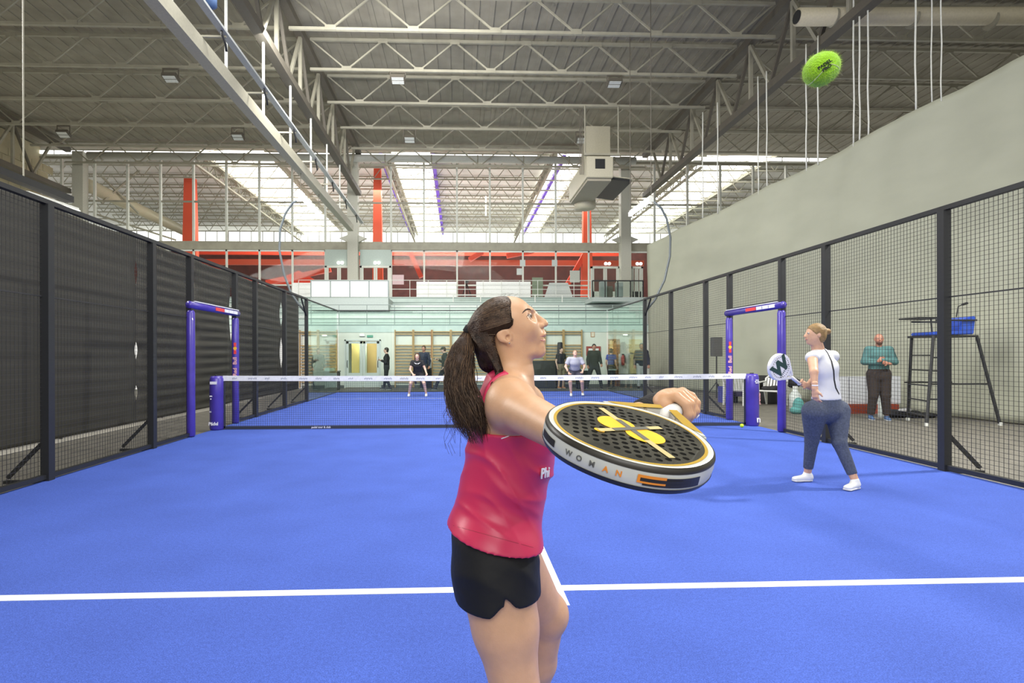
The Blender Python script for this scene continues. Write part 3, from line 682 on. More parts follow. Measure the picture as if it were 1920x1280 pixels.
# end wall above facade: edge beam, pipe, bright strip
MB().box((-32, 30, ztop), (30, 30.25, 12.3)).build('wall_upper', mat('upper_wall', (.36, .36, .31), .7), kind='structure')
p = thing('air_duct', 'long round pale duct running across above the glazed wall', 'duct', (-3, 29.3, 12.0))
MB().tube([(-20.2, 29.3, 12.02), (9.2, 29.3, 12.02)], .2, 14).build('tube', mat('duct_white', (.60, .61, .57), .4), p, smooth=True)
for i in range(12): MB().lathe((-19.5+2.5*i, 29.3, 12.02), [(.22, -.03), (.22, .03)], 14, (1, 0, 0)).build('band', STEEL, p)
ws = struct_root('window_3', (0, 29.9, 12.5))
for i in range(30):
    x = -24+1.55*i
    if x+1.5 > 4.6 and x < 7: continue
    MB().box((x+.04, 29.93, 12.34), (x+1.51, 29.97, 12.52)).build('pane', DAY, ws)
# far hall roof with skylights
FD = mat('far_deck', (.62, .61, .57), .8, noise=.1, nscale=1)
MB().box((-34, 30.4, 13.5), (36, 53, 13.7)).build('ceiling_far', FD, kind='structure')
SKY = mat('skylight', (1, .99, .93), emit=4)
for i, (xa, xb) in enumerate(((-15.2, -11.8), (-4.4, -2.2), (5.2, 7.2), (14.0, 18.5))):
    t = struct_root('skylight', ((xa+xb)/2, 42, 13.3))
    MB().prism([(xa, 31, 13.05), (xb, 31, 13.42), (xb, 31, 13.46), (xa, 31, 13.09)], (0, 21, 0)).build('pane', SKY, t)
    for k in range(16): y = 31.3+1.35*k; MB().bar((xa, y, 13.02), (xb, y, 13.39), .04).build('glazing_bar', STEEL, t)
    for x, z in ((xa-.1, 13.0), (xb+.1, 13.3)): MB().box((x-.1, 31, z-.1), (x+.1, 52, z+.2)).build('kerb', STEEL, t)
    m = MB()
    for k in range(18): y = 31.3+1.15*k; m.bar((xa-.35, y, 12.95), (xa-.35, y+.57, 12.3), .05); m.bar((xa-.35, y+.57, 12.3), (xa-.35, y+1.15, 12.95), .05)
    m.box((xa-.42, 31, 12.9), (xa-.28, 52, 13.0)).box((xa-.42, 31, 12.25), (xa-.28, 52, 12.36)); m.build('lattice_girder', STEEL, t)
for y in [32.2+2.1*i for i in range(9)]:
    t = struct_root('far_joist', (0, y, 12.9))
    MB().box((-30, y-.04, 13.35), (30, y+.04, 13.43)).box((-30, y-.04, 12.5), (30, y+.04, 12.58)).build('chords', STEEL, t)
    m = MB()
    for k in range(46): x = -30+1.3*k; m.bar((x, y, 13.4), (x+.65, y, 12.54), .04); m.bar((x+.65, y, 12.54), (x+1.3, y, 13.4), .04)
    m.build('web', STEEL, t, kind='stuff')
VIO = mat('violet_lit_steel', (.20, .10, .70), .4)  # violet light on the far-hall girders is put into this colour
for i, x in enumerate((-5.0, -2.0, 5.6)):
    o = MB().box((x-.10, 31, 12.75), (x+.10, 51, 12.95)).build('violet_beam', VIO); o['kind'] = 'structure'
t = thing('air_duct', 'thick cream round duct slanting behind the glazing at the left', 'duct', (-20, 38, 9))
MB().tube([at(160, 345, 31.5), at(345, 433, 46)], .38, 14).build('tube', mat('cream_duct', (.55, .50, .36), .5), t, smooth=True)
for i, (u0, v0, u1, v1) in enumerate(((175, 400, 330, 450), (190, 380, 260, 320), (190, 330, 260, 400))):
    MB().bar(at(u0, v0, 33), at(u1, v1, 36), .1).build('brace', STEEL, t)
# left wall of the hall, block wall
wlf = MB().box((-23.5, -8, -.03), (-23.2, 30, 12.7)).build('wall_left', mat('block_wall', (.46, .42, .28), .8, noise=.1, nscale=1.5), kind='structure')
m = MB()
for r_ in range(14):
    for c_ in range(22):
        y = 14+.75*c_+(.37 if r_ % 2 else 0); z = 6.0+.42*r_; m.box((-23.2, y, z), (-23.16, y+.72, z+.39))
m.build('block', MATS['block_wall'], wlf, kind='stuff')
MB().box((-23, 8, 7.2), (-22.6, 30, 7.7)).build('trim_left', DSTEEL, kind='structure')
MB().box((28, -8, -.03), (28.3, 30, 12.7)).build('wall_right', mat('dull_wall', (.40, .39, .33), .8), kind='structure')
# duct upper right
t = thing('air_duct', 'fat cream round duct under the roof at the upper right', 'duct', (14, 11.5, 9.5))
a = at(1495, 32, 14.2); b = at(2000, 20, 14.2); b.y = 14.2
MB().tube([a, b+Vector((6, 0, 0))], .22, 18).build('tube', MATS['cream_duct'], t, smooth=True)
MB().lathe(a+Vector((-.03, 0, 0)), [(.17, 0), (.17, .02)], 16, (1, 0, 0)).build('dark_opening', BLACK, t)
for k in range(4): MB().lathe(a+Vector((1.0+2.2*k, 0, 0)), [(.235, -.03), (.235, .03)], 16, (1, 0, 0)).build('band', STEEL, t)
# hanging cream box beam left with cable tray
bm1 = atx(295, 0, -5.95); bm2 = atx(637, 402, -5.95)
zbb = (bm1.z+bm2.z)/2
t = thing('box_beam', 'long cream box beam hung on rods below the left roof truss', 'beam', (-5.95, 14, zbb))
MB().box((-6.08, 3, zbb-.16), (-5.82, 27.2, zbb+.16)).build('beam', mat('cream_beam', (.42, .40, .31), .5), t)
MB().box((-5.45, 3, zbb+.22), (-5.3, 27.2, zbb+.27)).build('cable_tray', mat('tray_grey', (.42, .44, .44), .4, .3), t)
for i in range(9):
    y = 5.5+2.4*i; MB().tube([(-5.95, y, zbb+.1), (-5.95, y, zbm)], .035, 6).build('rod', WHITE, t)
    MB().bar((-5.95, y+1, zbb+.2), (-5.35, y+1, zbb+.2), .04).build('bracket', STEEL, t)
    m = MB().tube([(-5.37, y+.8, zbb+.3), (-5.37, y+.85, zbb+.14), (-5.37, y+1.0, zbb+.05), (-5.37, y+1.05, zbb-.08)], .025, 6).build('cable_loop', BLACK, t, smooth=True)
MB().tube([(-5.37, 3, zbb+.31), (-5.37, 27, zbb+.31)], .04, 6).build('cable', mat('cable_grey', (.3, .31, .33), .5), t)
o = MB().lathe(Vector((-5.37, 10.6, zbb+.34)), [(.05, 0), (.13, .05), (.13, .2), (.06, .26)], 12).build('rag_bundle', mat('blue_rag', (.05, .10, .22), .8), smooth=True); props(o, 'dark blue bundle tied to the cable tray under the roof', 'bundle')
# ---------------------------------------------------------------- floodlights, tube lamps
LENS = mat('lens', (.55, .57, .55), .3)
def flood(u, v, lab, Yd, tilt):
    p = at(u, v, Yd); t = thing('floodlight', lab, 'floodlight', p)
    q = Vector((0, tilt, -1)).normalized(); r = Vector((1, 0, 0)); s_ = q.cross(r)
    def P(a, b, c): return p+r*a+s_*b+q*c
    MB().bar(P(0, 0, -.10), P(0, 0, .05), .52, .34, up=s_).build('housing', DSTEEL, t, bevel=.02)
    for k in (-1, 1): MB().bar(P(0, .085*k, .05), P(0, .085*k, .065), .42, .13, up=s_).build('lens', LENS, t)
    for k in (-1, 1): MB().bar(P(.27*k, 0, .0), Vector((p.x+.27*k, p.y, 11.44)), .03).build('yoke_arm', DSTEEL, t)
    MB().bar(Vector((p.x-.28, p.y, 11.455)), Vector((p.x+.28, p.y, 11.455)), .04).build('yoke', DSTEEL, t)
flood(746, 149, 'unlit floodlight hanging under the middle of the roof, upper left one', 19.3, -.3)
flood(1152, 156, 'unlit floodlight hanging under the roof, upper right one', 19.3, -.3)
flood(768, 261, 'unlit double floodlight low under the roof, left of the centre', 24.2, -.5)
flood(1091, 262, 'unlit double floodlight beside the hanging air unit', 24.2, -.5)
flood(119, 251, 'unlit double floodlight at the far left under the roof', 24.2, -.5)
flood(446, 256, 'unlit double floodlight left of the left truss end', 24.2, -.5)
flood(320, 146, 'faint floodlight high in the left roof bay', 19.3, -.3)
def tube(lab, p, q, r=.05, top=None):
    t = thing('fluorescent_lamp', lab, 'lamp', (p+q)/2)
    MB().tube([p, q], r, 10).build('tube', TUBE, t, smooth=True)
    MB().bar(p+Vector((0, 0, r*1.6)), q+Vector((0, 0, r*1.6)), r*1.5, r*1.0).build('housing', WHITE, t)
    for s_ in (p, q):
        MB().cbox(s_, (r*2.4, .03, r*2.4)).build('end_cap', WHITE, t)
        if top: MB().tube([s_+Vector((0, 0, r*2)), Vector((s_.x, s_.y, top))], .012, 6).build('hanger', DSTEEL, t)
p1 = atx(50, 368, -8.0); p2 = atx(145, 399, -8.0); tube('lit fluorescent tube above the charcoal curtain at the left edge', p1, p2, .045)
p1 = atx(564, 368, -5.95); p2 = atx(598, 402, -5.95); tube('lit fluorescent tube by the far end of the cream beam', p1, p2, .07, zbb-.16)
p1 = atx(1221, 374, 5.4); p2 = atx(1182, 402, 5.4); tube('lit fluorescent tube right of the hanging air unit', p1, p2, .06, 12.5)
t = thing('lamp_beam', 'dark steel beam above the charcoal curtain holding the tube lamp', 'beam', (-8, 8, 4.2))
MB().box((-8.12, 2, 4.30), (-7.95, 10.6, 4.42)).build('beam', BLACK, t)
for y in (4, 6.5, 9.5): MB().tube([(-8.03, y, 4.3), (-8.03, y, 12.7)], .012, 6).build('rod', STEEL, t)
# ---------------------------------------------------------------- hanging air unit
ACM = mat('ac_cream', (.50, .47, .36), .5); t = thing('air_unit', 'cream ceiling-hung air handling unit with black square vent', 'air unit', at(1125, 312, 18.5))
Yn, Yr = 21.6, 25.2
a = at(1101, 332, Yn); b = at(1150, 293, Yn); fx0, fx1, z0, z1 = a.x, b.x, a.z, b.z
MB().box((fx0, Yn, z0), (fx1, Yr, z1)).build('cabinet', ACM, t, bevel=.02)
vx = at(1116, 316, Yn); vy = at(1134, 298, Yn); MB().box((vx.x, Yn-.02, vx.z), (vy.x, Yn, vy.z)).build('vent', BLACK, t)
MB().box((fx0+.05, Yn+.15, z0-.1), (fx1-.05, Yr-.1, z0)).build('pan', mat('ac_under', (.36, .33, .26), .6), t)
MB().prism([(fx1, Yn+.2, z0-.02), (fx1+.8, Yn+.2, z0-.12), (fx1+.8, Yn+.2, z0-.04), (fx1, Yn+.2, z0+.06)], (0, 2.6, 0)).build('louvre_wing', BLACK, t)
MB().prism([(fx1, Yn+.1, z0+.06), (fx1+.84, Yn+.1, z0-.03), (fx1+.84, Yn+.1, z0+.0), (fx1, Yn+.1, z0+.09)], (0, 2.75, 0)).build('wing_cover', ACM, t)
c0 = at(1096, 385, Yr); MB().lathe(Vector((c0.x, Yr-.1, c0.z-.25)), [(.25, 0), (.45, .06), (.5, .2), (.5, .42), (.4, .5)], 20).build('outlet_bowl', ACM, t, smooth=True)
ra0 = at(1091, 290, Yr-.5); ra1 = at(1135, 290, Yr-.5); MB().box((ra0.x, Yr-1.3, z1-.05), (ra1.x, Yr-.5, 11.6)).build('riser_duct', ACM, t)
MB().box((fx0-.1, Yn+.1, z1+.08), (fx1+.3, Yn+.2, z1+.16)).build('hanger_bar', STEEL, t)
for x in (fx0-.05, fx1+.25): MB().tube([(x, Yn+.15, z1+.1), (x, Yn+.15, 11.5)], .03, 6).build('hanger_rod', STEEL, t)
for k in range(3): MB().tube([(fx0-.1-.06*k, Yn+.3, z0+.2), (fx0-.12-.06*k, Yn+.3, 11.4)], .018, 6).build('conduit', DSTEEL, t)
# bent cable poles at the far fence corners
for lab, pts in (('thin grey flexible pole bowing up from the left far fence corner', ((577, 590), (560, 570), (546, 550), (533, 515), (524, 470), (525, 430), (535, 400), (549, 380), (556, 376))),
                 ('thin dark flexible pole bowing up from the right far fence corner', ((1209, 585), (1228, 562), (1246, 525), (1256, 480), (1257, 445), (1250, 410), (1240, 390), (1226, 378)))):
    o = MB().tube([at(u, v, 16.2) for u, v in pts], .035, 8).build('flexible_pole', mat('pole_grey', (.10, .12, .13), .4), smooth=True); props(o, lab, 'pole')
o = MB().tube([at(911, 368, 31.0), at(911, 404, 31.0)], .03, 6).build('upright_tube_lamp', TUBE); props(o, 'thin upright lit tube hanging beyond the glazing', 'lamp')
# ---------------------------------------------------------------- umpire chair
BLU = mat('seat_blue', (.03, .09, .50), .4)
Yu = 10.4
def UP_(u, v, dy=0): return at(u, v, Yu+dy)
uc = thing('umpire_chair', 'tall black umpire chair with blue seat outside the right fence', 'chair', (UP_(1768, 780).x, Yu, -.03))
x0 = UP_(1727, 630).x; x1 = UP_(1806, 630).x; zs = UP_(1760, 630).z; bx0 = UP_(1703, 780).x; bx1 = UP_(1836, 780).x
for xt, xb, y, yb in ((x0, bx0, -.28, -.42), (x1, bx1, -.28, -.42), (x0+.05, bx0+.35, .28, .42), (x1-.05, bx1-.4, .28, .42)):
    l = MB().tube([(xt, Yu+y, zs), (xb, Yu+yb, -.03)], .028, 8).build('leg', BLACK, uc)
    MB().lathe((xb, Yu+yb, -.03), [(.035, 0), (.035, .06)], 10).build('rubber_foot', WHITE, l)
for k in range(5):
    f = .22+.17*k; a = Vector((x0+(bx0-x0)*f, Yu-.28-.14*f, zs*(1-f)-.03*f)); 
    b = Vector((x0+.05+(bx0+.35-x0-.05)*f, Yu+.28+.14*f, a.z)); MB().bar(a, b, .045, .025).build('step', BLACK, uc)
for f in (.48, .52):
    a = Vector((x0+(bx0-x0)*.55, Yu-.36, zs*.45)); b = Vector((x1+(bx1-x1)*.55, Yu-.36, zs*.45)); 
MB().bar(a, b, .03).build('cross_bar', BLACK, uc); MB().bar(a+Vector((.1, .7, 0)), b+Vector((-.1, .7, 0)), .03).build('cross_bar', BLACK, uc)
for f in (.25, .4, .72):
    MB().bar((x0+(bx0-x0)*f, Yu-.28-.14*f, zs*(1-f)), (x0+(bx0-x0)*f+.36, Yu-.28-.14*f, zs*(1-f)), .028).build('rung', BLACK, uc)
MB().box((x0-.02, Yu-.3, zs-.03), (x1+.02, Yu+.3, zs+.01)).build('platform', BLACK, uc)
MB().prism([(x0, Yu-.25, zs+.01), (x1-.02, Yu-.25, zs+.03), (x1+.02, Yu-.25, zs+.38), (x1-.06, Yu-.25, zs+.38), (x1-.28, Yu-.25, zs+.30), (x1-.3, Yu-.25, zs+.11), (x0, Yu-.25, zs+.07)], (0, .5, 0)).build('seat_shell', BLU, uc, bevel=.015)
MB().box((x0-.25, Yu-.25, UP_(1700, 597).z-.015), (x0+.25, Yu+.25, UP_(1700, 597).z+.015)).build('writing_shelf', BLACK, uc)
MB().tube([(x0+.05, Yu-.2, zs), (x0+.02, Yu-.2, UP_(1700, 597).z)], .014, 6).build('shelf_post', BLACK, uc)
for y in (-.28, .28): MB().tube([(x0+.05, Yu+y, zs+.3), (x1, Yu+y, zs+.3)], .018, 6).build('armrest', BLACK, uc)
a = UP_(1793, 594); b = UP_(1797, 574); c = UP_(1808, 570); MB().tube([a, b, c], .012, 6).build('microphone_stalk', BLACK, uc); MB().tube([c-Vector((.04, 0, .01)), c+Vector((.06, 0, .02))], .025, 8).build('microphone', BLACK, uc)
# side board: white panels with red base
RB = mat('base_red', (.42, .07, .03), .5)
t = thing('side_board', 'low white panelled board on a red base behind the man with crossed arms', 'board', (at(1635, 770, 12.2).x, 12.2, -.03))
a = at(1560, 757, 12.2); b = at(1690, 705, 12.2); n = 4
for i in range(n):
    xa = a.x+(b.x-a.x)*i/n; xb = a.x+(b.x-a.x)*(i+1)/n-.02; MB().box((xa, 12.2, at(1600, 757, 12.2).z), (xb, 12.26, b.z)).build('panel', mat('panel_white', (.66, .68, .72), .5), t)
MB().box((a.x, 12.15, -.03), (b.x-.1, 12.35, at(1600, 758, 12.2).z)).build('base', RB, t)
for x in (a.x+.02, b.x-.05): MB().box((x-.02, 12.26, -.03), (x+.02, 12.3, b.z)).build('upright', WHITE, t)
# plastic chairs
PLA = mat('white_plastic', (.74, .75, .72), .35)
def garden_chair(u, v, Yd, rz, lab):
    p = at(u, v, Yd); t = thing('plastic_chair', lab, 'chair', (0, 0, 0), 'white plastic chairs by the gateway')
    s = SDF(); w_ = .27
    MB().box((-.25, -.24, .38), (.25, .22, .42)).build('seat', PLA, t, bevel=.015)
    for i in range(6): MB().bar((-.2+.08*i, .22, .42), (-.2+.08*i, .34, .78-.008*abs(i-2.5)**2), .05, .018).build('back_slat', PLA, t)
    MB().tube([(-.27, .24, .4), (-.27, .33, .72), (-.18, .355, .80), (0, .36, .825), (.18, .355, .80), (.27, .33, .72), (.27, .24, .4)], .028, 8).build('back_frame', PLA, t, smooth=True)
    for sx in (-1, 1):
        MB().prism([(sx*.27-.03, -.26, .60), (sx*.27-.03, .30, .64), (sx*.27-.03, .30, .66), (sx*.27-.03, -.24, .64)], (.06, 0, 0)).build('armrest', PLA, t, bevel=.008)
        MB().prism([(sx*.28-.015, -.26, 0), (sx*.28-.015, -.20, 0), (sx*.28-.015, -.12, .36), (sx*.28-.015, -.12, .60), (sx*.28-.015, -.25, .62)], (.03, 0, 0)).build('leg', PLA, t)
        MB().prism([(sx*.26-.015, .30, 0), (sx*.26-.015, .36, 0), (sx*.26-.015, .34, .62), (sx*.26-.015, .14, .60), (sx*.26-.015, .16, .38)], (.03, 0, 0)).build('leg', PLA, t)
    t.location = (p.x, Yd, -.03); t.rotation_euler = (0, 0, rz); return t
garden_chair(1447, 757, 14.2, -.9, 'white plastic armchair with a bag on it, beside the right net post')
garden_chair(1384, 757, 14.6, 2.3, 'white plastic armchair partly hidden by the purple gate pad')
def sdf_thing(name, label, cat, s, m, res, group=None):
    o = mesh_obj(name, [s.mesh(res)], m); return props(o, label, cat, group)
DARKB = mat('dark_bag', (.02, .02, .022), .7)
p = at(1450, 726, 14.2); s = SDF(); s.el(p+Vector((.05, -.02, -.02)), (.22, .14, .07)); s.el(p+Vector((-.2, 0, -.02)), (.12, .1, .06)); o = sdf_thing('racket_bag', 'dark slim bag lying on the white armchair seat', 'bag', s, DARKB, .015)
p = at(1440, 715, 14.9); s = SDF(); s.ec(p+Vector((-.35, 0, 0)), p+Vector((.5, 0, .02)), (.15, .18), (.12, .15), (0, 1, 0)); s.el(p+Vector((.8, .1, -.05)), (.2, .15, .15)); s.ec(p+Vector((0, 0, -.1)), p+Vector((0, 0, -.55)), .2, .25); sdf_thing('sports_bag', 'big black sports bag behind the white armchair', 'bag', s, DARKB, .02)
t = thing('crate_bench', 'blue crate under a dark bench left of the right net post', 'bench', (at(1370, 742, 15).x, 15, -.03))
a = at(1359, 742, 15); b = at(1374, 725, 15); MB().box((a.x, 15, -.03), (b.x, 15.4, b.z)).build('crate', mat('crate_blue', (.07, .08, .4), .5), t)
a2 = at(1374, 742, 15.3); b2 = at(1396, 733, 15.3); MB().box((a2.x, 15.1, a2.z), (b2.x+.3, 15.5, b2.z)).build('bench_seat', mat('bench_dark', (.06, .05, .10), .6), t)
for x in (a2.x+.05, b2.x+.2): MB().box((x, 15.2, -.03), (x+.05, 15.4, a2.z)).build('leg', BLACK, t)
a = at(1336, 668, 16.4); b = at(1352, 632, 16.4)
t = thing('loudspeaker', 'dark grey box loudspeaker on a stand behind the right gateway', 'loudspeaker', ((a.x+b.x)/2, 16.42, -.03))
MB().box((a.x, 16.3, a.z), (b.x, 16.55, b.z)).build('cabinet', mat('speaker_grey', (.10, .10, .095), .6), t, bevel=.01)
MB().tube([((a.x+b.x)/2, 16.42, 0), ((a.x+b.x)/2, 16.42, a.z)], .02, 8).build('pole', BLACK, t)
for k in range(3): an = k*2.09+.4; MB().tube([((a.x+b.x)/2, 16.42, .5), ((a.x+b.x)/2+.35*math.cos(an), 16.42+.35*math.sin(an), -.02)], .014, 6).build('leg', BLACK, t)
# bottles, shoes, clothes near side board
def bottle(name, u, v, Yd, h, r, m, lab, z0=-.03):
    p = at(u, v, Yd); t = thing(name, lab, 'bottle', (p.x, Yd, z0))
    MB().lathe((p.x, Yd, z0), [(r*.9, 0), (r, .01), (r, h*.65), (r*.45, h*.82), (r*.4, h*.9)], 12).build('body', m, t, smooth=True)
    MB().lathe((p.x, Yd, z0+h*.9), [(r*.45, 0), (r*.45, h*.1)], 10).build('cap', WHITE, t)
bottle('water_bottle', 1652, 770, 11.4, .55, .06, mat('clear_plastic', (.6, .65, .62), .2), 'clear bottle with white cap standing behind the crossed-arm man')
bottle('water_jug', 1491, 757, 12.6, .62, .13, MATS['clear_plastic'], 'large clear water jug behind the gate pad next to the teal towel')
p = at(1497, 752, 12.2); s = SDF(); s.el(Vector((p.x, 12.2, .16)), (.12, .1, .19)); s.el(Vector((p.x-.05, 12.2, .05)), (.14, .12, .09)); sdf_thing('towel', 'crumpled teal towel on the floor by the gate pad', 'towel', s, mat('teal_cloth', (.10, .32, .30), .9), .015)
p = at(1690, 778, 11.4); s = SDF(); s.ec(Vector((p.x-.25, 11.4, .06)), Vector((p.x+.25, 11.3, .05)), (.16, .09), (.14, .08), (0, 1, 0)); s.el(Vector((p.x+.5, 11.35, .02)), (.25, .15, .06)); sdf_thing('sports_bag', 'low dark bag lying on the floor between the man and the umpire chair', 'bag', s, DARKB, .02)
p = at(1692, 771, 11.3); s = SDF(); s.el(Vector((p.x, 11.25, .14)), (.12, .09, .035)); s.el(Vector((p.x+.08, 11.25, .15)), (.07, .06, .03)); sdf_thing('towel', 'white towel lying on top of the low dark bag', 'towel', s, mat('white_cloth', (.7, .7, .72), .9), .012)
# table behind the far left glass
t = thing('judge_table', 'dark draped table with a pale green top sheet beyond the left far glass', 'table', (at(605, 720, 22).x, 21.7, -.03))
a = at(590, 690, 21.7); b = at(634, 683, 21.7); MB().box((a.x, 21.4, -.03), (b.x, 22.1, .70)).build('drape', mat('drape_dark', (.05, .06, .055), .8), t, bevel=.02)
MB().box((a.x-.02, 21.38, .70), (b.x+.02, 22.12, .74)).build('table_top', mat('top_dark', (.08, .1, .09), .5), t)
a = at(610, 688, 21.6); b = at(628, 680, 21.6); o = MB().box((a.x, 21.45, .74), (b.x, 21.7, .86)).build('paper_box', mat('mint', (.35, .55, .48), .6), bevel=.01); props(o, 'pale mint box on the dark draped table', 'box')
# row of dark benches/covers behind glass centre
t = thing('covered_bench', 'long bench under a black cover standing in front of the wall bars', 'bench', (at(1018, 715, 22).x, 22, -.03))
a = at(975, 715, 22.2); b = at(1045, 676, 22.2); MB().box((a.x, 22.35, -.03), (b.x, 22.85, b.z)).build('cover', mat('cover_black', (.045, .045, .04), .9, bump=.4, bscale=10), t, bevel=.04)
t = thing('floor_box', 'dark equipment box with a pale lid beside the player in grey', 'box', (at(1092, 700, 21.8).x, 21.8, -.03))
a = at(1082, 715, 21.8); b = at(1101, 694, 21.8); MB().box((a.x, 21.6, -.03), (b.x, 22.1, b.z)).build('case', DARKB, t, bevel=.03); MB().box((a.x-.01, 21.58, b.z), (b.x+.01, 22.12, b.z+.05)).build('lid', WHITE, t)
t = thing('laptop_stand', 'dark stand with a white sheet beside the player in black', 'stand', (at(803, 700, 22.2).x, 22.2, -.03))
a = at(797, 712, 22.2); b = at(808, 690, 22.2); MB().box((a.x, 22.6, -.03), (b.x, 22.85, b.z)).build('case', DARKB, t); a = at(800, 680, 22.3); b = at(808, 671, 22.3); MB().box((a.x, 22.65, at(800, 690, 22.2).z), (b.x, 22.68, b.z)).build('sheet', WHITE, t)
# balls
def ball(name, p, r, lab):
    t = thing(name, lab, 'ball', p-Vector((0, 0, r))); return t
t = thing('padel_ball', 'small yellow ball lying on the court at the foot of the right net post', 'ball', (0, 0, 0)); p = at(1391, 790, 9.75); p.z = .034
MB().lathe(p, [(.034*math.sin(a)+1e-4, -.034*math.cos(a)) for a in [k*math.pi/10 for k in range(11)]], 14).build('felt', mat('ball_yellow', (.55, .80, .02), .9), t, smooth=True)
sq = [Vector((.0345*math.cos(a)*math.cos(.45*math.sin(2*a)), .0345*math.sin(a)*math.cos(.45*math.sin(2*a)), .0345*math.sin(.45*math.sin(2*a)))) for a in [k*math.pi/12 for k in range(25)]]
MB().tube([p+v for v in sq], .001, 5).build('seam', WHITE, t)
FELT = mat('felt_lime', (.35, .71, .010), .95, noise=.15, nscale=120, bump=.6, bscale=300, sheen=.3)
Yb = 1.04; pc = at(1540, 130, Yb); R_ = .0325
t = thing('padel_ball', 'fuzzy lime green ball flying high in the air at the upper right', 'ball', pc)
ax = (RT*.85+UP*.53).normalized(); up_ = (UP*.85-RT*.53).normalized()
def bp_(d, r): return pc+ax*(d.x*r*1.03)+up_*(d.z*r*.96)+FW*(d.y*r)
ico = bmesh.new(); bmesh.ops.create_icosphere(ico, subdivisions=4, radius=1)
me = bpy.data.meshes.new('felt'); 
for v in ico.verts: v.co = bp_(v.co.copy(), R_*(1+.01*random.random()))
ico.to_mesh(me); ico.free(); me.materials.append(FELT); me.shade_smooth(); o = bpy.data.objects.new('felt', me); C.objects.link(o); par(o, t)
sq = []
for k in range(33):
    a = k*math.pi/16; b = .75*math.sin(2*a); v = Vector((math.cos(a)*math.cos(b), math.sin(a)*math.cos(b), math.sin(b)))
    v = Matrix.Rotation(.9, 3, 'X') @ (Matrix.Rotation(.5, 3, 'Z') @ v); sq.append(bp_(v, R_*1.005))
MB().tube(sq, .0009, 6).build('seam', mat('seam_pale', (.62, .72, .35), .7), t, smooth=True)
m = MB(); rb = random.Random(2)
for k in range(5200):
    v = Vector((rb.gauss(0, 1), rb.gauss(0, 1), rb.gauss(0, 1))).normalized(); p = bp_(v, R_*.99); n = (p-pc).normalized()
    L = rb.choice((.0025, .0035, .005, .008)) if rb.random() < .35 else .002
    s_ = Vector((rb.gauss(0, 1), rb.gauss(0, 1), rb.gauss(0, 1))); s_ = (s_-n*s_.dot(n)).normalized()
    q = p+(n+s_*.5).normalized()*L; w2 = s_.cross(n)*.00016; m.add([p-w2, p+w2, q], [(0, 1, 2)])
m.build('fuzz', mat('fuzz_lime', (.62, .85, .15), .9), t, kind='stuff')
INK = mat('ink_black', (.012, .02, .008), .6)
fd = (-FW*.93-ax*.0-up_*.15-RT*.33).normalized()
c_ = pc+(-FW*.90-ax*.42-up_*.1).normalized()*R_*1.012
xd = (ax-fd*ax.dot(fd)); yd = up_
for k, (tx, dy) in enumerate((('PADEL', .0045), ('PRO', -.0035))):
    text('print', tx, INK, t, c_+up_*dy+(-FW)*.0006, xd+FW*-.35, yd, .0085, .0004, .0004)
# ---------------------------------------------------------------- people: generic builder
def V3(p): return np.array([p[0], p[1], p[2]], float)
def unit(v): v = np.array(v, float); return v/np.linalg.norm(v)
def hand(s, w, d, n, sc=1, curl=.6, side=1, k=.006):
    # w wrist, d direction of the hand, n palm normal; side: which side the thumb leaves
    d = unit(d); n = unit(np.array(n)-d*(np.array(n)@d)); b = np.cross(d, n)*side
    s.ec(w, w+d*.045*sc, .023*sc, (.036*sc, .016*sc), np.cross(d, n), .02)
    s.ec(w+d*.04*sc, w+d*.085*sc, (.036*sc, .016*sc), (.040*sc, .014*sc), np.cross(d, n), .012)
    for i, (L, o) in enumerate(((.072, .030), (.080, .010), (.074, -.010), (.058, -.029))):
        p0 = w+d*(.085-.004*abs(i-1))*sc+b*o*sc; a1 = curl*.6; a2 = curl*1.4
        d1 = d*math.cos(a1)+n*math.sin(a1); d2 = d*math.cos(a1+a2)+n*math.sin(a1+a2)
        p1 = p0+d1*L*.5*sc; p2 = p1+d2*L*.5*sc
        s.ec(p0, p1, .0092*sc, .0085*sc, None, k); s.ec(p1, p2, .0085*sc, .007*sc, None, k)
    t0 = w+d*.03*sc+b*.028*sc; t1 = t0+unit(d*.7+b*.7+n*.3)*.035*sc; t2 = t1+unit(d*.9+b*.25+n*.5)*.030*sc
    s.ec(t0, t1, .013*sc, .010*sc, None, .01); s.ec(t1, t2, .010*sc, .008*sc, None, k)
SKIN = mat('skin_warm', (.62, .36, .23), .5, noise=.06, nscale=30, sss=.08); SKIN2 = mat('skin_ruddy', (.52, .24, .16), .5, noise=.06, nscale=30); SKIN3 = mat('skin_pale', (.66, .42, .32), .5, noise=.05)
EYEW = mat('eye_white', (.48, .42, .36), .3, coat=.3); IRIS = mat('iris_brown', (.05, .03, .015), .2, coat=.5); LIP = mat('lip_pink', (.50, .19, .16), .4)
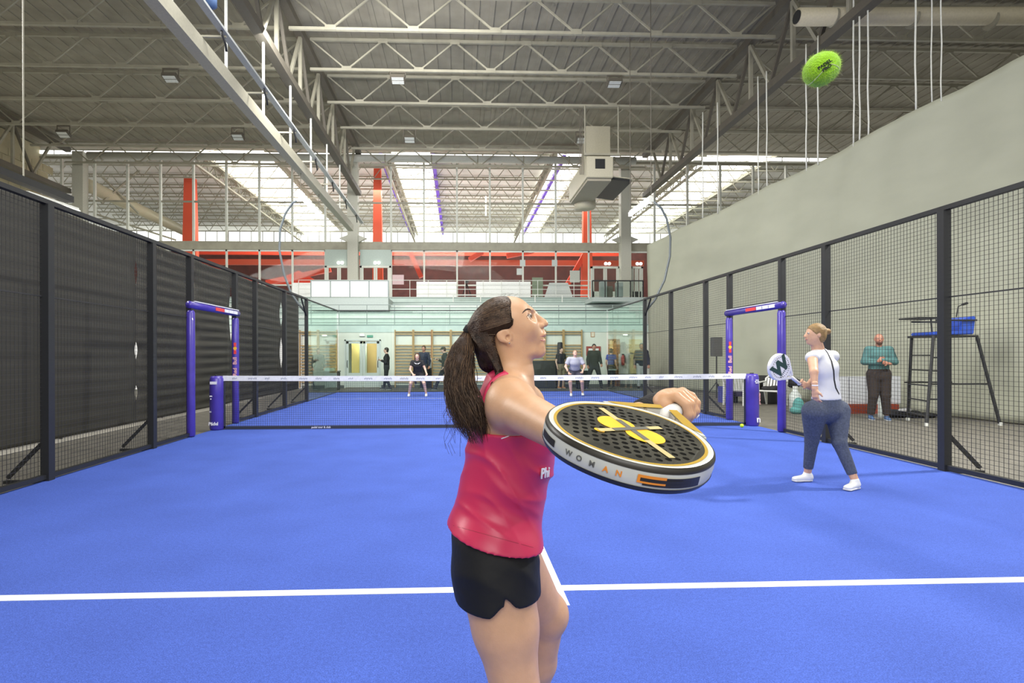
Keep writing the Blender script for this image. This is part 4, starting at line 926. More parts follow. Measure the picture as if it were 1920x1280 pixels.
def figure(label, base, F, H=1.75, J=None, W=None, skin=SKIN3, hairm=None, hair='short', top=None, bottom=None, shoem=None, fat=1, face=None, res=.018, group=None, hips=1., handdir=None, curl=.7, cap=None, extra=None, torsoR=None, toes=None):
    base = Vector(base); sc = H/1.75; F = Vector((F[0], F[1], 0)).normalized(); R = Vector((F.y, -F.x, 0))
    def L(r, f, u): return V3(base+R*r*sc+F*f*sc+Vector((0, 0, u*sc)))
    D = dict(pelvis=(0, 0, .93), waist=(0, 0, 1.10), chest=(0, 0, 1.30), neck=(0, -.01, 1.46), head=(0, .02, 1.625), shL=(-.17, 0, 1.41), shR=(.17, 0, 1.41), elL=(-.235, -.03, 1.13), elR=(.235, -.03, 1.13),
             wrL=(-.25, .08, .90), wrR=(.25, .08, .90), hipL=(-.09, 0, .92), hipR=(.09, 0, .92), knL=(-.10, .03, .50), knR=(.10, .03, .50), anL=(-.11, -.02, .09), anR=(.11, -.02, .09))
    D.update(J or {}); P = {k: L(*v) for k, v in D.items()}
    for k, v in (W or {}).items(): P[k] = V3(v)
    t = thing('person', label, 'person', base, group)
    side = V3(torsoR or R); fd = unit(V3(face) if face is not None else V3(F)); up = unit(np.array([0, 0, 1.])-fd*fd[2]); sd = np.cross(fd, up); RM = np.array([sd, fd, up])
    f = fat*sc; h = hips
    def torso(s, o=0, flat=0, hem=None):
        s.ec(P['pelvis'], P['waist'], (.150*f*h+o, .105*f*h+o), (.128*f+o, .095*f+o), side, .03, flat)
        s.ec(P['waist'], P['chest'], (.128*f+o, .095*f+o), (.150*f+o, .108*f+o), side, .03)
        s.ec(P['chest'], P['neck']-np.array([0, 0, .06*sc]), (.150*f+o, .108*f+o), (.11*sc+o, .07*sc+o), side, .03)
        for q in ('shL', 'shR'): s.ec(P['neck']-np.array([0, 0, .045*sc]), P[q], .045*sc+o, .050*f+o, None, .03)
    s = SDF(); torso(s)
    s.ec(P['neck']-np.array([0, 0, .05*sc]), P['head']-up*.05*sc, .056*sc, .050*sc, None, .02)
    for a in 'LR':
        s.chain([P['sh'+a], P['el'+a], P['wr'+a]], [.050*f, .038*f, .025*sc], None, .015)
        s.chain([P['hip'+a], P['kn'+a], P['an'+a]], [.088*f*h, .056*f, .036*sc], None, .02)
        td = unit((toes or {}).get(a, V3(F))); s.ec(P['an'+a]+np.array([0, 0, -.05*sc])-td*.02, P['an'+a]+np.array([0, 0, -.06*sc])+td*.13*sc, .033*sc, .022*sc, None, .01)
    meshes = []
    hc = P['head']
    hs = SDF(); hs.el(hc+up*.02*sc-fd*.01, (.072*sc, .092*sc, .088*sc), RM); hs.el(hc-up*.03*sc+fd*.025*sc, (.058*sc, .062*sc, .078*sc), RM, .03)
    hs.el(hc-up*.088*sc+fd*.058*sc, (.024*sc, .022*sc, .018*sc), RM, .025)
    hs.ec(hc+up*.012*sc+fd*.083*sc, hc-up*.022*sc+fd*.104*sc, .008*sc, .012*sc, None, .010); hs.el(hc-up*.027*sc+fd*.092*sc, (.017*sc, .012*sc, .008*sc), RM, .006)
    hs.el(hc-up*.052*sc+fd*.086*sc, (.024*sc, .010*sc, .008*sc), RM, .008)
    for g_ in (-1, 1):
        hs.el(hc+sd*g_*.030*sc+up*.012*sc+fd*.098*sc, (.014*sc, .014*sc, .009*sc), RM, .012, 1)
        hs.el(hc+sd*g_*.072*sc-up*.005*sc-fd*.008*sc, (.010*sc, .018*sc, .030*sc), RM, .006)
    hs.ec(P['neck'], hc-up*.06*sc-fd*.015*sc, .055*sc, .052*sc, None, .02)
    s.p += [q for q in hs.p if not q[-1]][:3]
    meshes.append(s.mesh(res)); r2 = min(res, .009); b_ = hc
    meshes.append(hs.mesh(r2))
    for a, sg in (('L', 1), ('R', -1)):
        dd = (handdir or {}).get(a); w = P['wr'+a]; d = unit(w-P['el'+a]) if dd is None else unit(dd)
        q = SDF(); q.ec(w-d*.05, w, .028*sc, .025*sc, None, .01); hand(q, w, d, (handdir or {}).get(a+'n', V3(-sg*(-1)*R*.3)+V3(F)*.7), sc, curl, sg); meshes.append(q.mesh(min(res, .007)))
    mesh_obj('body', meshes, skin, t)
    e = [];  m = MB(); mi = MB()
    for g_ in (-1, 1):
        c = Vector(hc+sd*g_*.029*sc+up*.012*sc+fd*.079*sc); m.lathe(c, [(.003, -.012*sc), (.010*sc, -.006*sc), (.012*sc, 0), (.010*sc, .006*sc), (.003, .0115*sc)], 10, fd); mi.lathe(c+Vector(fd)*.010*sc, [(.006*sc, 0), (.003*sc, .002)], 8, fd)
    eo = m.build('eyes', EYEW, t, smooth=True); mi.build('iris', IRIS, eo)
    MB().tube([Vector(hc+sd*x*sc-up*(.055-.002*abs(x)/.02)*sc+fd*(.096-.35*abs(x))*sc) for x in (-.022, -.01, 0, .01, .022)], .0035*sc, 6).build('mouth', LIP, t)
    if hairm is not None:
        q = SDF()
        if hair in ('short', 'bun', 'long'):
            q.el(hc+up*.030*sc-fd*.018*sc, (.081*sc, .098*sc, .092*sc), RM); q.el(hc-up*.02*sc-fd*.045*sc, (.074*sc, .062*sc, .075*sc), RM, .02)
            q.el(hc-up*.035*sc+fd*.075*sc, (.075*sc, .085*sc, .090*sc), RM, .01, 1)
            if hair == 'long':
                for g_ in (-1, 1): q.ec(hc+sd*.07*g_*sc+up*.02*sc, hc+sd*.09*g_*sc-up*.14*sc-fd*.01, .025*sc, .02*sc, None, .02)
            if hair == 'bun': q.el(hc+up*.035*sc-fd*.125*sc, (.035*sc, .035*sc, .033*sc), RM, .006)
        elif hair == 'beard':
            q.el(hc-up*.075*sc+fd*.045*sc, (.055*sc, .052*sc, .040*sc), RM); q.el(hc-up*.045*sc+fd*.105*sc, (.03*sc, .02*sc, .014*sc), RM, .004, 1); q.el(hc+up*.02*sc+fd*.03*sc, (.09*sc, .09*sc, .065*sc), RM, .008, 1)
        mesh_obj('beard' if hair == 'beard' else 'hair', [q.mesh(min(res, .008))], hairm, t)
    if cap is not None:
        q = SDF(); q.el(hc+up*.045*sc-fd*.005*sc, (.084*sc, .100*sc, .075*sc), RM); q.ec(hc+up*.05*sc+fd*.07*sc, hc+up*.035*sc+fd*.15*sc, (.07*sc, .008), (.05*sc, .006), sd, .01); q.el(hc-up*.05*sc+fd*.05, (.1, .11, .075), RM, .01, 1)
        mesh_obj('cap', [q.mesh(min(res, .01))], cap, t)
    if top:
        m_, o, sl, hem = top; q = SDF(); torso(q, o)
        for a in 'LR':
            if sl <= 0: continue
            A, B, W_ = P['sh'+a], P['el'+a], P['wr'+a]
            if sl <= 1: q.ec(A, A+(B-A)*sl, .056*f+o*.6, .052*f+o*.6, None, .015, 1)
            else: q.ec(A, B, .056*f+o*.6, .048*f+o*.6, None, .015); q.ec(B, B+(W_-B)*(sl-1), .048*f+o*.5, .034*f+o*.4, None, .015, 1)
        zc = P['pelvis'][2]+hem
        def post(Fd, X, Y, Z): return np.maximum(Fd, np.maximum(zc-Z, Z-(P['neck'][2]+.03)))
        mesh_obj('shirt' if sl <= 1 else 'jacket', [q.mesh(min(res, .014), post=post)], m_, t)
    if bottom:
        m_, o, ln = bottom; q = SDF(); q.ec(P['pelvis']-np.array([0, 0, .05]), P['pelvis']*.35+P['waist']*.65, (.150*f*h+o, .110*f*h+o), ((.150*h*.35+.128*.65)*f+o, (.105*h*.35+.095*.65)*f+o+.004), side, .03, 1)
        for a in 'LR':
            A, B, W_ = P['hip'+a], P['kn'+a], P['an'+a]
            if ln <= 1: q.ec(A, A+(B-A)*ln, .094*f*h+o, (.090-.03*ln)*f*h+o*1.5, None, .03, 1)
            else: q.ec(A, B, .094*f*h+o, .060*f+o, None, .03); q.ec(B, B+(W_-B)*(ln-1), .060*f+o, .042*f+o, None, .02, 1)
        mesh_obj('shorts' if ln <= 1 else 'trousers', [q.mesh(min(res, .014))], m_, t)
    if shoem:
        for a in 'LR':
            td = unit((toes or {}).get(a, V3(F))); A = P['an'+a]; gz = A[2]-.085*sc
            q = SDF(); q.ec(A+[0, 0, .0], A+[0, 0, -.04*sc], .040*sc, .042*sc, None, .015); q.ec(A-td*.025*sc+[0, 0, -.045*sc], A+td*.15*sc+[0, 0, -.058*sc], (.038*sc, .040*sc), (.040*sc, .026*sc), np.cross(td, [0, 0, 1.]), .03)
            post = lambda Fd, X, Y, Z: np.maximum(Fd, gz-Z)
            so = mesh_obj('shoe', [q.mesh(min(res, .009), post=post)], shoem, t)
            q = SDF(); q.ec(A-td*.03*sc+[0, 0, -.078*sc], A+td*.155*sc+[0, 0, -.078*sc], (.043*sc, .02), (.044*sc, .02), np.cross(td, [0, 0, 1.]), .01); post2 = lambda Fd, X, Y, Z: np.maximum(Fd, np.maximum(gz-Z, Z-gz-.02*sc))
            mesh_obj('sole', [q.mesh(min(res, .009), post=post2)], mat('sole_white', (.7, .7, .68), .6), so)
    return t, P
BLK = mat('black_cloth', (.018, .018, .02), .85, bump=.3, bscale=15); NAVY = mat('navy_cloth', (.02, .025, .05), .85); GRN = mat('dark_green_cloth', (.035, .045, .035), .85)
HB = mat('hair_dark', (.025, .018, .012), .5); HBR = mat('hair_brown', (.07, .035, .018), .5); BLUES = mat('blue_shirt', (.06, .09, .32), .8); WHT = mat('white_cloth', (.7, .7, .72), .9)
JEAN = mat('dark_trousers', (.03, .032, .035), .85); SHO = mat('shoe_white', (.72, .73, .72), .6); SHOD = mat('shoe_dark', (.03, .03, .035), .6)
g = -.03
# background people, behind the far glass
b = at(725, 716, 22.0)
figure('person in black hoodie looking at a phone beside the double door', (b.x, 22.0, g), (-1, -.1), 1.72, J=dict(elL=(-.2, .02, 1.12), wrL=(-.1, .22, 1.22), elR=(.2, .02, 1.12), wrR=(.1, .24, 1.2), anL=(-.11, -.15, .09), anR=(.11, .12, .09)), hairm=HB, top=(BLK, .02, 1.95, -.05), bottom=(JEAN, .012, 1.95), shoem=SHOD)
o = MB().cbox((b.x-.33, 21.98, 1.23), (.015, .08, .15)).build('phone', mat('phone_grey', (.25, .3, .3), .3)); props(o, 'phone held up by the person in the black hoodie', 'phone')
b = at(795, 716, 22.3)
figure('person in a dark jacket standing behind the player in black', (b.x, 22.3, g), (-.3, -1), 1.8, hairm=HBR, skin=SKIN2, top=(NAVY, .02, 1.95, -.08), bottom=(JEAN, .012, 1.95), shoem=SHOD)
b = at(834, 716, 21.7)
figure('person in cap and dark green jacket walking left past the wall bars', (b.x, 21.7, g), (-1, -.1), 1.76, J=dict(head=(0, .06, 1.60), wrR=(.16, .25, 1.2), elR=(.2, .05, 1.1), knL=(-.1, .22, .5), anL=(-.1, .38, .09), knR=(.1, -.08, .5), anR=(.1, -.42, .12)), hairm=HBR, cap=GRN, top=(GRN, .022, 1.95, -.08), bottom=(JEAN, .015, 1.95), shoem=SHOD, face=(-1, 0, -.25))
b = at(1052, 716, 22.0)
figure('person in black T-shirt standing by the black covered bench', (b.x, 22.0, g), (.5, -1), 1.72, J=dict(wrL=(-.1, .2, 1.0)), hairm=HB, skin=SKIN3, top=(BLK, .015, .6, -.05), bottom=(mat('khaki', (.25, .2, .13), .9), .015, .9), shoem=mat('shoe_orange', (.5, .2, .08), .6))
t = thing('padded_pole', 'tall black padded pole leaning upright behind the person in black T-shirt', 'pole', (at(1050, 716, 22.5).x, 22.5, g)); pp = at(1050, 640, 22.5)
MB().lathe((pp.x, 22.5, g), [(.12, 0), (.14, .1), (.14, 1.2), (.11, pp.z-.05), (.09, pp.z)], 12).build('cover', DARKB, t, smooth=True)
b = at(1114, 716, 21.6)
figure('person in black jacket and dark trousers standing with legs apart by the notice board', (b.x, 21.6, g), (-.1, -1), 1.84, J=dict(anL=(-.28, 0, .09), anR=(.28, 0, .09), knL=(-.2, .02, .5), knR=(.2, .02, .5), wrL=(-.26, .12, .95)), hairm=HB, skin=SKIN2, top=(mat('black_olive', (.022, .024, .016), .85), .03, 1.95, -.1), bottom=(JEAN, .015, 1.95), shoem=SHOD, fat=1.08)
b = at(1146, 714, 22.6)
figure('person in blue T-shirt seen by the open brown door', (b.x, 22.6, g), (.6, .6), 1.66, hairm=HBR, top=(BLUES, .015, .6, -.05), bottom=(BLK, .015, 1.95), shoem=SHOD)
b = at(1203, 718, 21.2)
figure('person in navy jacket and white trousers standing beyond the right glass corner', (b.x, 21.2, g), (-.3, -1), 1.86, hairm=HB, skin=SKIN2, top=(NAVY, .03, 1.95, -.1), bottom=(WHT, .015, 1.9), shoem=SHOD, fat=1.15)
b = at(597, 716, 22.5)
figure('person in grey hoodie behind the dark draped table at the left', (b.x, 22.5, g), (.5, -1), 1.7, hairm=HBR, skin=SKIN2, top=(mat('grey_hoodie', (.10, .10, .09), .9), .02, 1.95, -.05), bottom=(JEAN, .012, 1.95), shoem=SHOD)
# far players
b = at(783, 738, 17.8)
t, P = figure('player in black T-shirt and shorts crouching ready on the far left court', (b.x, 17.8, 0), (0, -1), 1.66, J=dict(pelvis=(0, -.12, .78), waist=(0, -.04, .93), chest=(0, .05, 1.10), neck=(0, .10, 1.25), head=(0, .14, 1.40), shL=(-.17, .08, 1.2), shR=(.17, .08, 1.2), elL=(-.27, .1, .95), elR=(.25, .12, .93), wrL=(-.33, .3, .80), wrR=(.13, .34, .78),
    hipL=(-.10, -.12, .78), hipR=(.10, -.12, .78), knL=(-.23, .12, .46), knR=(.23, .12, .46), anL=(-.30, 0, .09), anR=(.30, -.02, .09)), hairm=HBR, hair='long', skin=SKIN3, top=(BLK, .015, .5, -.03), bottom=(BLK, .02, .4), shoem=SHO, face=(0, -1, .05))
m = MB(); c = Vector(P['chest'])+Vector((0, -.13, .04))
for k in (-1, 1): m.add([c, c+Vector((.11*k, .01, .035)), c+Vector((.06*k, 0, .0)), c+Vector((.03*k, 0, -.02))], [(0, 1, 2, 3)])
m.build('shirt_mark', LOGOW, t)
b = at(1078, 738, 17.6)
t, P2 = figure('player in pale grey T-shirt and dark shorts crouching on the far right court', (b.x, 17.6, 0), (-.15, -1), 1.74, J=dict(pelvis=(0, -.12, .80), waist=(0, -.02, .95), chest=(0, .08, 1.12), neck=(0, .13, 1.27), head=(0, .16, 1.42), shL=(-.19, .1, 1.22), shR=(.19, .1, 1.22), elL=(-.31, .15, .98), elR=(.31, .12, .98), wrL=(-.22, .38, .82), wrR=(.22, .36, .78),
    hipL=(-.10, -.12, .80), hipR=(.10, -.12, .80), knL=(-.22, .14, .48), knR=(.16, .16, .48), anL=(-.26, -.1, .10), anR=(.13, .05, .09)), hairm=mat('hair_sandy', (.25, .15, .09), .6), skin=SKIN3, top=(mat('lilac_grey', (.42, .43, .50), .85), .025, .7, -.05), bottom=(mat('dark_shorts', (.05, .05, .07), .85), .03, .6), shoem=SHO, face=(-.1, -1, .4), fat=1.1)
# small rackets for far players
def racket(name, lab, c, axis, normal, L=.26, W=.26, th=.038, fm=None, em=None, gm=None, cut=True):
    # c centre of the head, axis from tip towards the handle, normal of the hitting face
    a = Vector(axis).normalized(); n = Vector(normal); n = (n-a*n.dot(a)).normalized(); w = a.cross(n).normalized(); c = Vector(c)
    t = thing(name, lab, 'racket', c)
    return t, a, n, w
def head_outline(n=48, W=.130, L=.135):
    pts = []
    for k in range(n):
        t = 2*math.pi*k/n; x = W*math.sin(t); y = L*math.cos(t)   # y towards the handle
        if y > 0: x *= 1-.10*(y/L)**2
        pts.append((x, y))
    return pts
def simple_racket(lab, c, axis, normal, face_m, edge_m, grip_m, logo=None, S_=1.0):
    t, a, n, w_ = racket('padel_racket', lab, c, axis, normal); c = Vector(c)
    def Q(x, y, z): return c+w_*x*S_+a*y*S_+n*z*S_
    o = [Q(x, y, -.019) for x, y in head_outline(36)]
    MB().prism(o, n*.038*S_).build('frame', edge_m, t, bevel=.005*S_)
    f = MB().prism([Q(x*.93, y*.93, .0192) for x, y in head_outline(36)], n*.001).build('face', face_m, t)
    m = MB()
    for sg in (-1, 1): m.bar(Q(.075*sg, .10, 0), Q(.014*sg, .185, 0), .020*S_, .03*S_, up=n)
    m.bar(Q(0, .12, 0), Q(0, .19, 0), .01*S_, .02*S_, up=n); m.build('throat', edge_m, t, bevel=.003)
    MB().tube([Q(0, .18, 0), Q(0, .32, 0)], .016*S_, 10).build('grip', grip_m, t, smooth=True)
    MB().tube([Q(0, .32, 0), Q(0, .33, 0)], .019*S_, 10).build('butt_cap', edge_m, t)
    m = MB()
    if logo:
        for x, y in logo: m.lathe(Q(x, y, .0204), [(.0048*S_, 0), (.0048*S_, .0006)], 8, n)
        m.build('holes', BLACK, t, kind='stuff')
    return t, Q, n, a, w_
wr = Vector(P['wrR']); simple_racket('tan and dark racket held by the far player in black', wr+Vector((-.02, -.10, -.1))+Vector((.10, -.15, -.08)), (-.1, .25, .12), (1, -.3, 0), mat('tan_face', (.4, .3, .2), .5), BLACK, BLACK)
wr = Vector(P2['wrR']); simple_racket('dark racket held low by the far player in grey', wr+Vector((-.12, -.18, -.16)), (.1, .2, .2), (.5, -.8, .4), mat('navy_face', (.05, .05, .09), .5), BLACK, BLACK)
# man with crossed arms
Yt = 10.9; b = at(1648, 796, Yt)
SW = mat('teal_sweater', (.085, .20, .195), .9, bump=.4, bscale=12); BROWN = mat('black_brown', (.035, .025, .02), .85)
ft = Vector((-.45, -1, 0)).normalized()
figure('bald bearded man in a teal sweatshirt with crossed arms outside the right fence', (b.x, Yt, g), (ft.x, ft.y), 1.82, J=dict(elL=(-.25, .04, 1.17), elR=(.25, .04, 1.17), wrL=(.05, .24, 1.20), wrR=(-.10, .20, 1.14), anL=(-.13, 0, .09), anR=(.13, -.03, .09)), hairm=mat('beard_grey', (.14, .07, .05), .9), hair='beard', skin=SKIN2, top=(SW, .022, 1.9, -.06), bottom=(BROWN, .02, 1.93), shoem=mat('shoe_blue', (.06, .12, .25), .6), fat=1.12, res=.014, face=(-.55, -1, .05), handdir=dict(L=V3((.3, .2, .1)), R=V3((-1, 0, .2))))
# ---------------------------------------------------------------- right-hand player
Yk = 5.4; b = at(1556, 910, Yk)
TEE = mat('white_jersey', (.66, .67, .70), .75, bump=.3, bscale=14); LEG = mat('slate_leggings', (.065, .080, .125), .85, noise=.25, nscale=60, bump=.2, bscale=40)
Fk = Vector((-.55, .83, 0)).normalized()
Wk = dict(head=at(1528, 627, 5.38), neck=at(1535, 655, 5.42), chest=at(1546, 690, 5.42), waist=at(1550, 722, 5.42), pelvis=at(1549, 760, 5.42),
    shL=at(1523, 670, 5.28), shR=at(1561, 668, 5.53), elL=at(1526, 697, 5.14), wrL=at(1528, 728, 5.10), elR=at(1535, 700, 5.72), wrR=at(1513, 723, 5.58),
    hipL=at(1527, 772, 5.36), hipR=at(1570, 770, 5.46), knL=at(1522, 825, 5.46), knR=at(1574, 830, 5.32), anL=at(1514, 889, 5.56), anR=at(1603, 899, 5.22))
for k, gy in (('anL', 5.56), ('anR', 5.22)):
    q = Wk[k]; q.z = .087; Wk[k] = q
HBL = mat('hair_blonde', (.27, .165, .06), .45, noise=.4, nscale=25, stretch=(1, 1, 6), bump=.5, bscale=80)
tk, Pk = figure('player in white top and slate leggings with blond hair in a bun', (b.x, Yk, 0), (Fk.x, Fk.y), 1.70, W=Wk, hairm=HBL, hair='bun', skin=SKIN, top=(TEE, .010, .10, .06), bottom=(LEG, .005, 1.84), shoem=SHO, fat=1.02, hips=1.22, res=.01, face=(-1, .12, .03),
    handdir=dict(L=V3((.0, -.05, -1)), Ln=V3((.9, .2, .1)), R=V3((-.6, -.2, .25)), Rn=V3((.3, -.9, .2))), toes=dict(L=V3((-1, -.1, 0)), R=V3((-.85, -.45, 0))), curl=.55)
# stripe down the back, wristband, hair tie
def on_surface(objname, o, d):
    pass
def ray(ob, org, dr):
    dg = bpy.context.evaluated_depsgraph_get(); mi = ob.matrix_world.inverted() if False else None
    from mathutils.bvhtree import BVHTree
    me = ob.data; q = ob.matrix_local.copy(); p_ = ob.parent
    while p_ is not None: q = Matrix.LocRotScale(p_.location, p_.rotation_euler, None) @ q; p_ = p_.parent
    if not hasattr(ray, 'c'): ray.c = {}
    if ob.name not in ray.c: ray.c[ob.name] = BVHTree.FromPolygons([q @ v.co for v in me.vertices], [tuple(p.vertices) for p in me.polygons])
    h = ray.c[ob.name].ray_cast(Vector(org), Vector(dr).normalized()); return h[0], h[1]
def decal(name, ob, pix, wid, m, parent, off=.0015):
    # thin ribbon lying on a surface, following picture points seen from the camera
    V = []; F = []
    hits = []
    for u, v in pix:
        d = at(u, v, 3)-CAM; h, n = ray(ob, CAM, d)
        if h is not None: hits.append((h, n))
    for i, (h, n) in enumerate(hits):
        tdir = (hits[min(i+1, len(hits)-1)][0]-hits[max(i-1, 0)][0]).normalized(); s_ = tdir.cross(n).normalized(); V += [h+n*off-s_*wid/2, h+n*off+s_*wid/2]
    for i in range(len(hits)-1): F.append((2*i, 2*i+1, 2*i+3, 2*i+2))
    if len(hits) > 1: return MB().add(V, F).build(name, m, parent)
shk = [c for c in tk.children if c.name.startswith('shirt')][0]
kp = [(1543, 650), (1552, 662), (1559, 677), (1563, 695), (1564, 712), (1567, 727), (1575, 742)]
pix = [(kp[i][0]*(1-f/5)+kp[i+1][0]*f/5, kp[i][1]*(1-f/5)+kp[i+1][1]*f/5) for i in range(6) for f in range(5)]
decal('back_stripe', shk, pix, .018, BLK, tk); decal('shoulder_patch', shk, [(1510, 660), (1513, 657), (1516, 655)], .03, BLK, tk)
MB().lathe(Vector(Pk['wrL'])+Vector((0, 0, .03)), [(.026, -.006), (.029, 0), (.026, .006)], 14).build('bracelet', LOGOW, tk)
HK = Vector(Pk['head']); MB().tube([HK+Vector((.105, -.0, .02)), HK+Vector((.115, -.0, .07))], .02, 8).build('hair_tie', BLACK, tk)
holes = []
for k in range(30): a = 2*math.pi*k/30; holes.append((.105*math.sin(a)*.95, .10*math.cos(a)))
cr = at(1461, 688, 5.42); hr = at(1505, 724, 5.55)
RW = mat('racket_white', (.80, .80, .82), .35)
rt_, Q, n_, a_, w_ = simple_racket('white padel racket with dark green letter held by the player in leggings', cr, hr-cr, (-.35, -.9, .25), RW, RW, RW, holes, 1.08)
LG = mat('logo_green', (.02, .06, .05), .5)
text('letter_mark', 'W', LG, rt_, Q(0.0, -.005, .0215), (a_*.25+w_*.97) if w_.x > 0 else (a_*.25-w_*.97), -a_ if True else a_, .20, .0006, .012)
m = MB()
for k in range(9):
    x = -.07+.0175*k; m.add([Q(x, .05, .0216), Q(x+.012, .05, .0216), Q(x+.006, .075, .0216)], [(0, 1, 2)])
m.build('serrated_edge', LG, rt_)
# ---------------------------------------------------------------- the main player (foreground)
YH = 1.40; PXM = YH/FPX
def P_(u, v, dy=0): return V3(at(u, v, YH+dy))
def tilt(a): c, s_ = math.cos(a), math.sin(a); return np.array([[c, 0, s_], [0, 1, 0], [-s_, 0, c]])
K = PXM
wo = thing('person', 'woman in pink tank top and black shorts looking up, long brown ponytail', 'person', (at(925, 1000, 1.42).x, 1.42, 0))
hd = SDF()
hd.el(P_(943, 608), (50*K, .068, 51*K)); hd.el(P_(962, 600), (39*K, .058, 43*K), k=.02)
hd.el(P_(974, 622), (38*K, .053, 42*K), k=.02)
hd.ec(P_(952, 645), P_(1009, 657), (.054, .030), (.019, 11.5*K), (0, 1, 0), .022)
hd.el(P_(1013, 658), (9*K, .015, 9.5*K), k=.012)
hd.el(P_(1002, 632), (17*K, .027, 20*K), k=.018)
hd.el(P_(985, 661), (24*K, .036, 11*K), k=.02)
for g_ in (-1, 1): hd.el(P_(988, 614, .030*g_), (.020, .020, .022), k=.02)
hd.ec(P_(994, 583), P_(1000, 588), (.036, 5*K), (.012, 5*K), (0, 1, 0), .012)
hd.ec(P_(1001, 589), P_(1018, 603.5), (.0060, 5*K), (.0078, 6.4*K), (0, 1, 0), .009)
hd.el(P_(1020.6, 606.6), (7.4*K, .0098, 6.6*K), k=.006)
for g_ in (-1, 1): hd.el(P_(1013.5, 610.5, .0105*g_), (7.5*K, .0065, 5.2*K), k=.005)
hd.ec(P_(1014, 614), P_(1019, 625), (.008, 4*K), (.012, 4.5*K), (0, 1, 0), .006)
hd.el(P_(1017.6, 627.4), (4.8*K, .018, 4*K), k=.008); hd.el(P_(1017.2, 638.6), (5.6*K, .016, 4.6*K), k=.008)
hd.el(P_(1013, 648), (6*K, .018, 5*K), k=.01)
hd.el(P_(1024, 633.4), (9*K, .017, 1.5*K), k=.002, sub=1)
for g_ in (-1, 1):
    hd.el(P_(997, 594, .036*g_), (9*K, .011, 6.5*K), k=.012, sub=1)
    hd.el(P_(1013, 615.3, .009*g_), (3.2*K, .0035, 1.8*K), k=.002, sub=1)
# eyelids
    hd.el(P_(987.5, 593.5, .0300*g_), (.0140, .0138, .0135), k=.004)
    hd.el(P_(994.8, 593.0, .0385*g_), (9.5*K, .0100, 2.6*K), tilt(-.3), k=.0015, sub=1)
# ear
    hd.el(P_(944, 628, .066*g_), (13*K, .007, 14*K), k=.006)
    hd.ec(P_(951, 640, .064*g_), P_(955, 644, .060*g_), .006, .005, None, .006)
    hd.el(P_(947, 629, .076*g_), (7*K, .006, 9*K), k=.004, sub=1)
    hd.el(P_(953, 633, .068*g_), (5*K, .007, 5*K), k=.004, sub=1)
    hd.ec(P_(957, 627, .062*g_), P_(957, 635, .062*g_), .004, .004, None, .004)
neck = SDF(); neck.ec(P_(950, 640), P_(962, 700), (.050, .050), (.048, .046), (0, 1, 0), .02); neck.ec(P_(962, 700), P_(953, 745, .01), (.048, .046), (.075, .06), (0, 1, 0), .02)
hd.p += neck.p
def B(u, v, Yd): return V3(at(u, v, Yd))
sideT = (.12, 1, 0)
bd = SDF(); bd.p += neck.p
bd.ec(B(953, 775, 1.41), B(957, 850, 1.42), (.140, .088), (.125, .100), sideT, .03)
bd.ec(B(950, 735, 1.41), B(953, 790, 1.41), (.10, .05), (.135, .085), sideT, .03)
bd.ec(B(957, 850, 1.42), B(941, 925, 1.42), (.125, .100), (.120, .098), sideT, .03)
bd.ec(B(941, 925, 1.42), B(925, 1010, 1.42), (.120, .098), (.146, .100), sideT, .03)
bd.ec(B(925, 1010, 1.42), B(930, 1075, 1.42), (.146, .100), (.146, .100), sideT, .03)
for Yd in (1.345, 1.49): bd.el(B(1000, 815, Yd), (.050, .055, .052), k=.04)
bd.ec(B(955, 722, 1.40), B(955, 750, 1.28), .045, .052, None, .03)
bd.ec(B(958, 722, 1.42), B(985, 752, 1.55), .045, .052, None, .03)
SHR, ELR, WRR = B(960, 762, 1.27), B(1083, 826, .99), B(1234, 766, 1.085)
bd.el(SHR, (.060, .058, .060), k=.03); bd.ec(SHR, ELR, .053, .037, None, .02); bd.ec(ELR, ELR+(WRR-ELR)*.35, .037, .038, None, .015); bd.ec(ELR+(WRR-ELR)*.35, WRR, .038, .0235, None, .015)
SHL, ELL, WRL = B(988, 762, 1.55), B(955, 872, 1.62), B(968, 950, 1.56)
bd.chain([SHL, ELL, WRL], [.05, .038, .026], None, .02)
hipN, knN, anN = B(932, 1078, 1.335), B(966, 1290, 1.30), B(940, 1500, 1.36); anN[2] = .09
hipF, knF = B(955, 1060, 1.50), B(1026, 1152, 1.56); anF = B(980, 1390, 1.72); anF[2] = .09
bd.ec(hipN, hipN+(knN-hipN)*.45, .098, .079, None, .03); bd.ec(hipN+(knN-hipN)*.45, knN, .079, .060, None, .03); bd.ec(knN, knN+(anN-knN)*.35, .055, .054, None, .02); bd.ec(knN+(anN-knN)*.35, anN, .054, .035, None, .02)
bd.ec(hipF, knF, .098, .056, None, .03); bd.el(knF+np.array([.006, 0, .005]), (.054, .054, .058), k=.02); bd.ec(knF, knF+(anF-knF)*.35, .052, .053, None, .02); bd.ec(knF+(anF-knF)*.35, anF, .053, .035, None, .02)
for an, dr in ((anN, unit([1, -.25, 0])), (anF, unit([1, .2, 0]))):
    bd.ec(an+[0, 0, -.05], an+dr*.13+[0, 0, -.06], .034, .022, None, .02)
hd.p += bd.p; bd.p = hd.p
hm = hd.mesh(.0019, lo=(at(870, 600, YH).x, YH-.13, P_(950, 706)[2]), hi=(at(1040, 600, YH).x, YH+.13, 9))
bm_ = bd.mesh(.0055, hi=(9, 9, P_(950, 704)[2]))
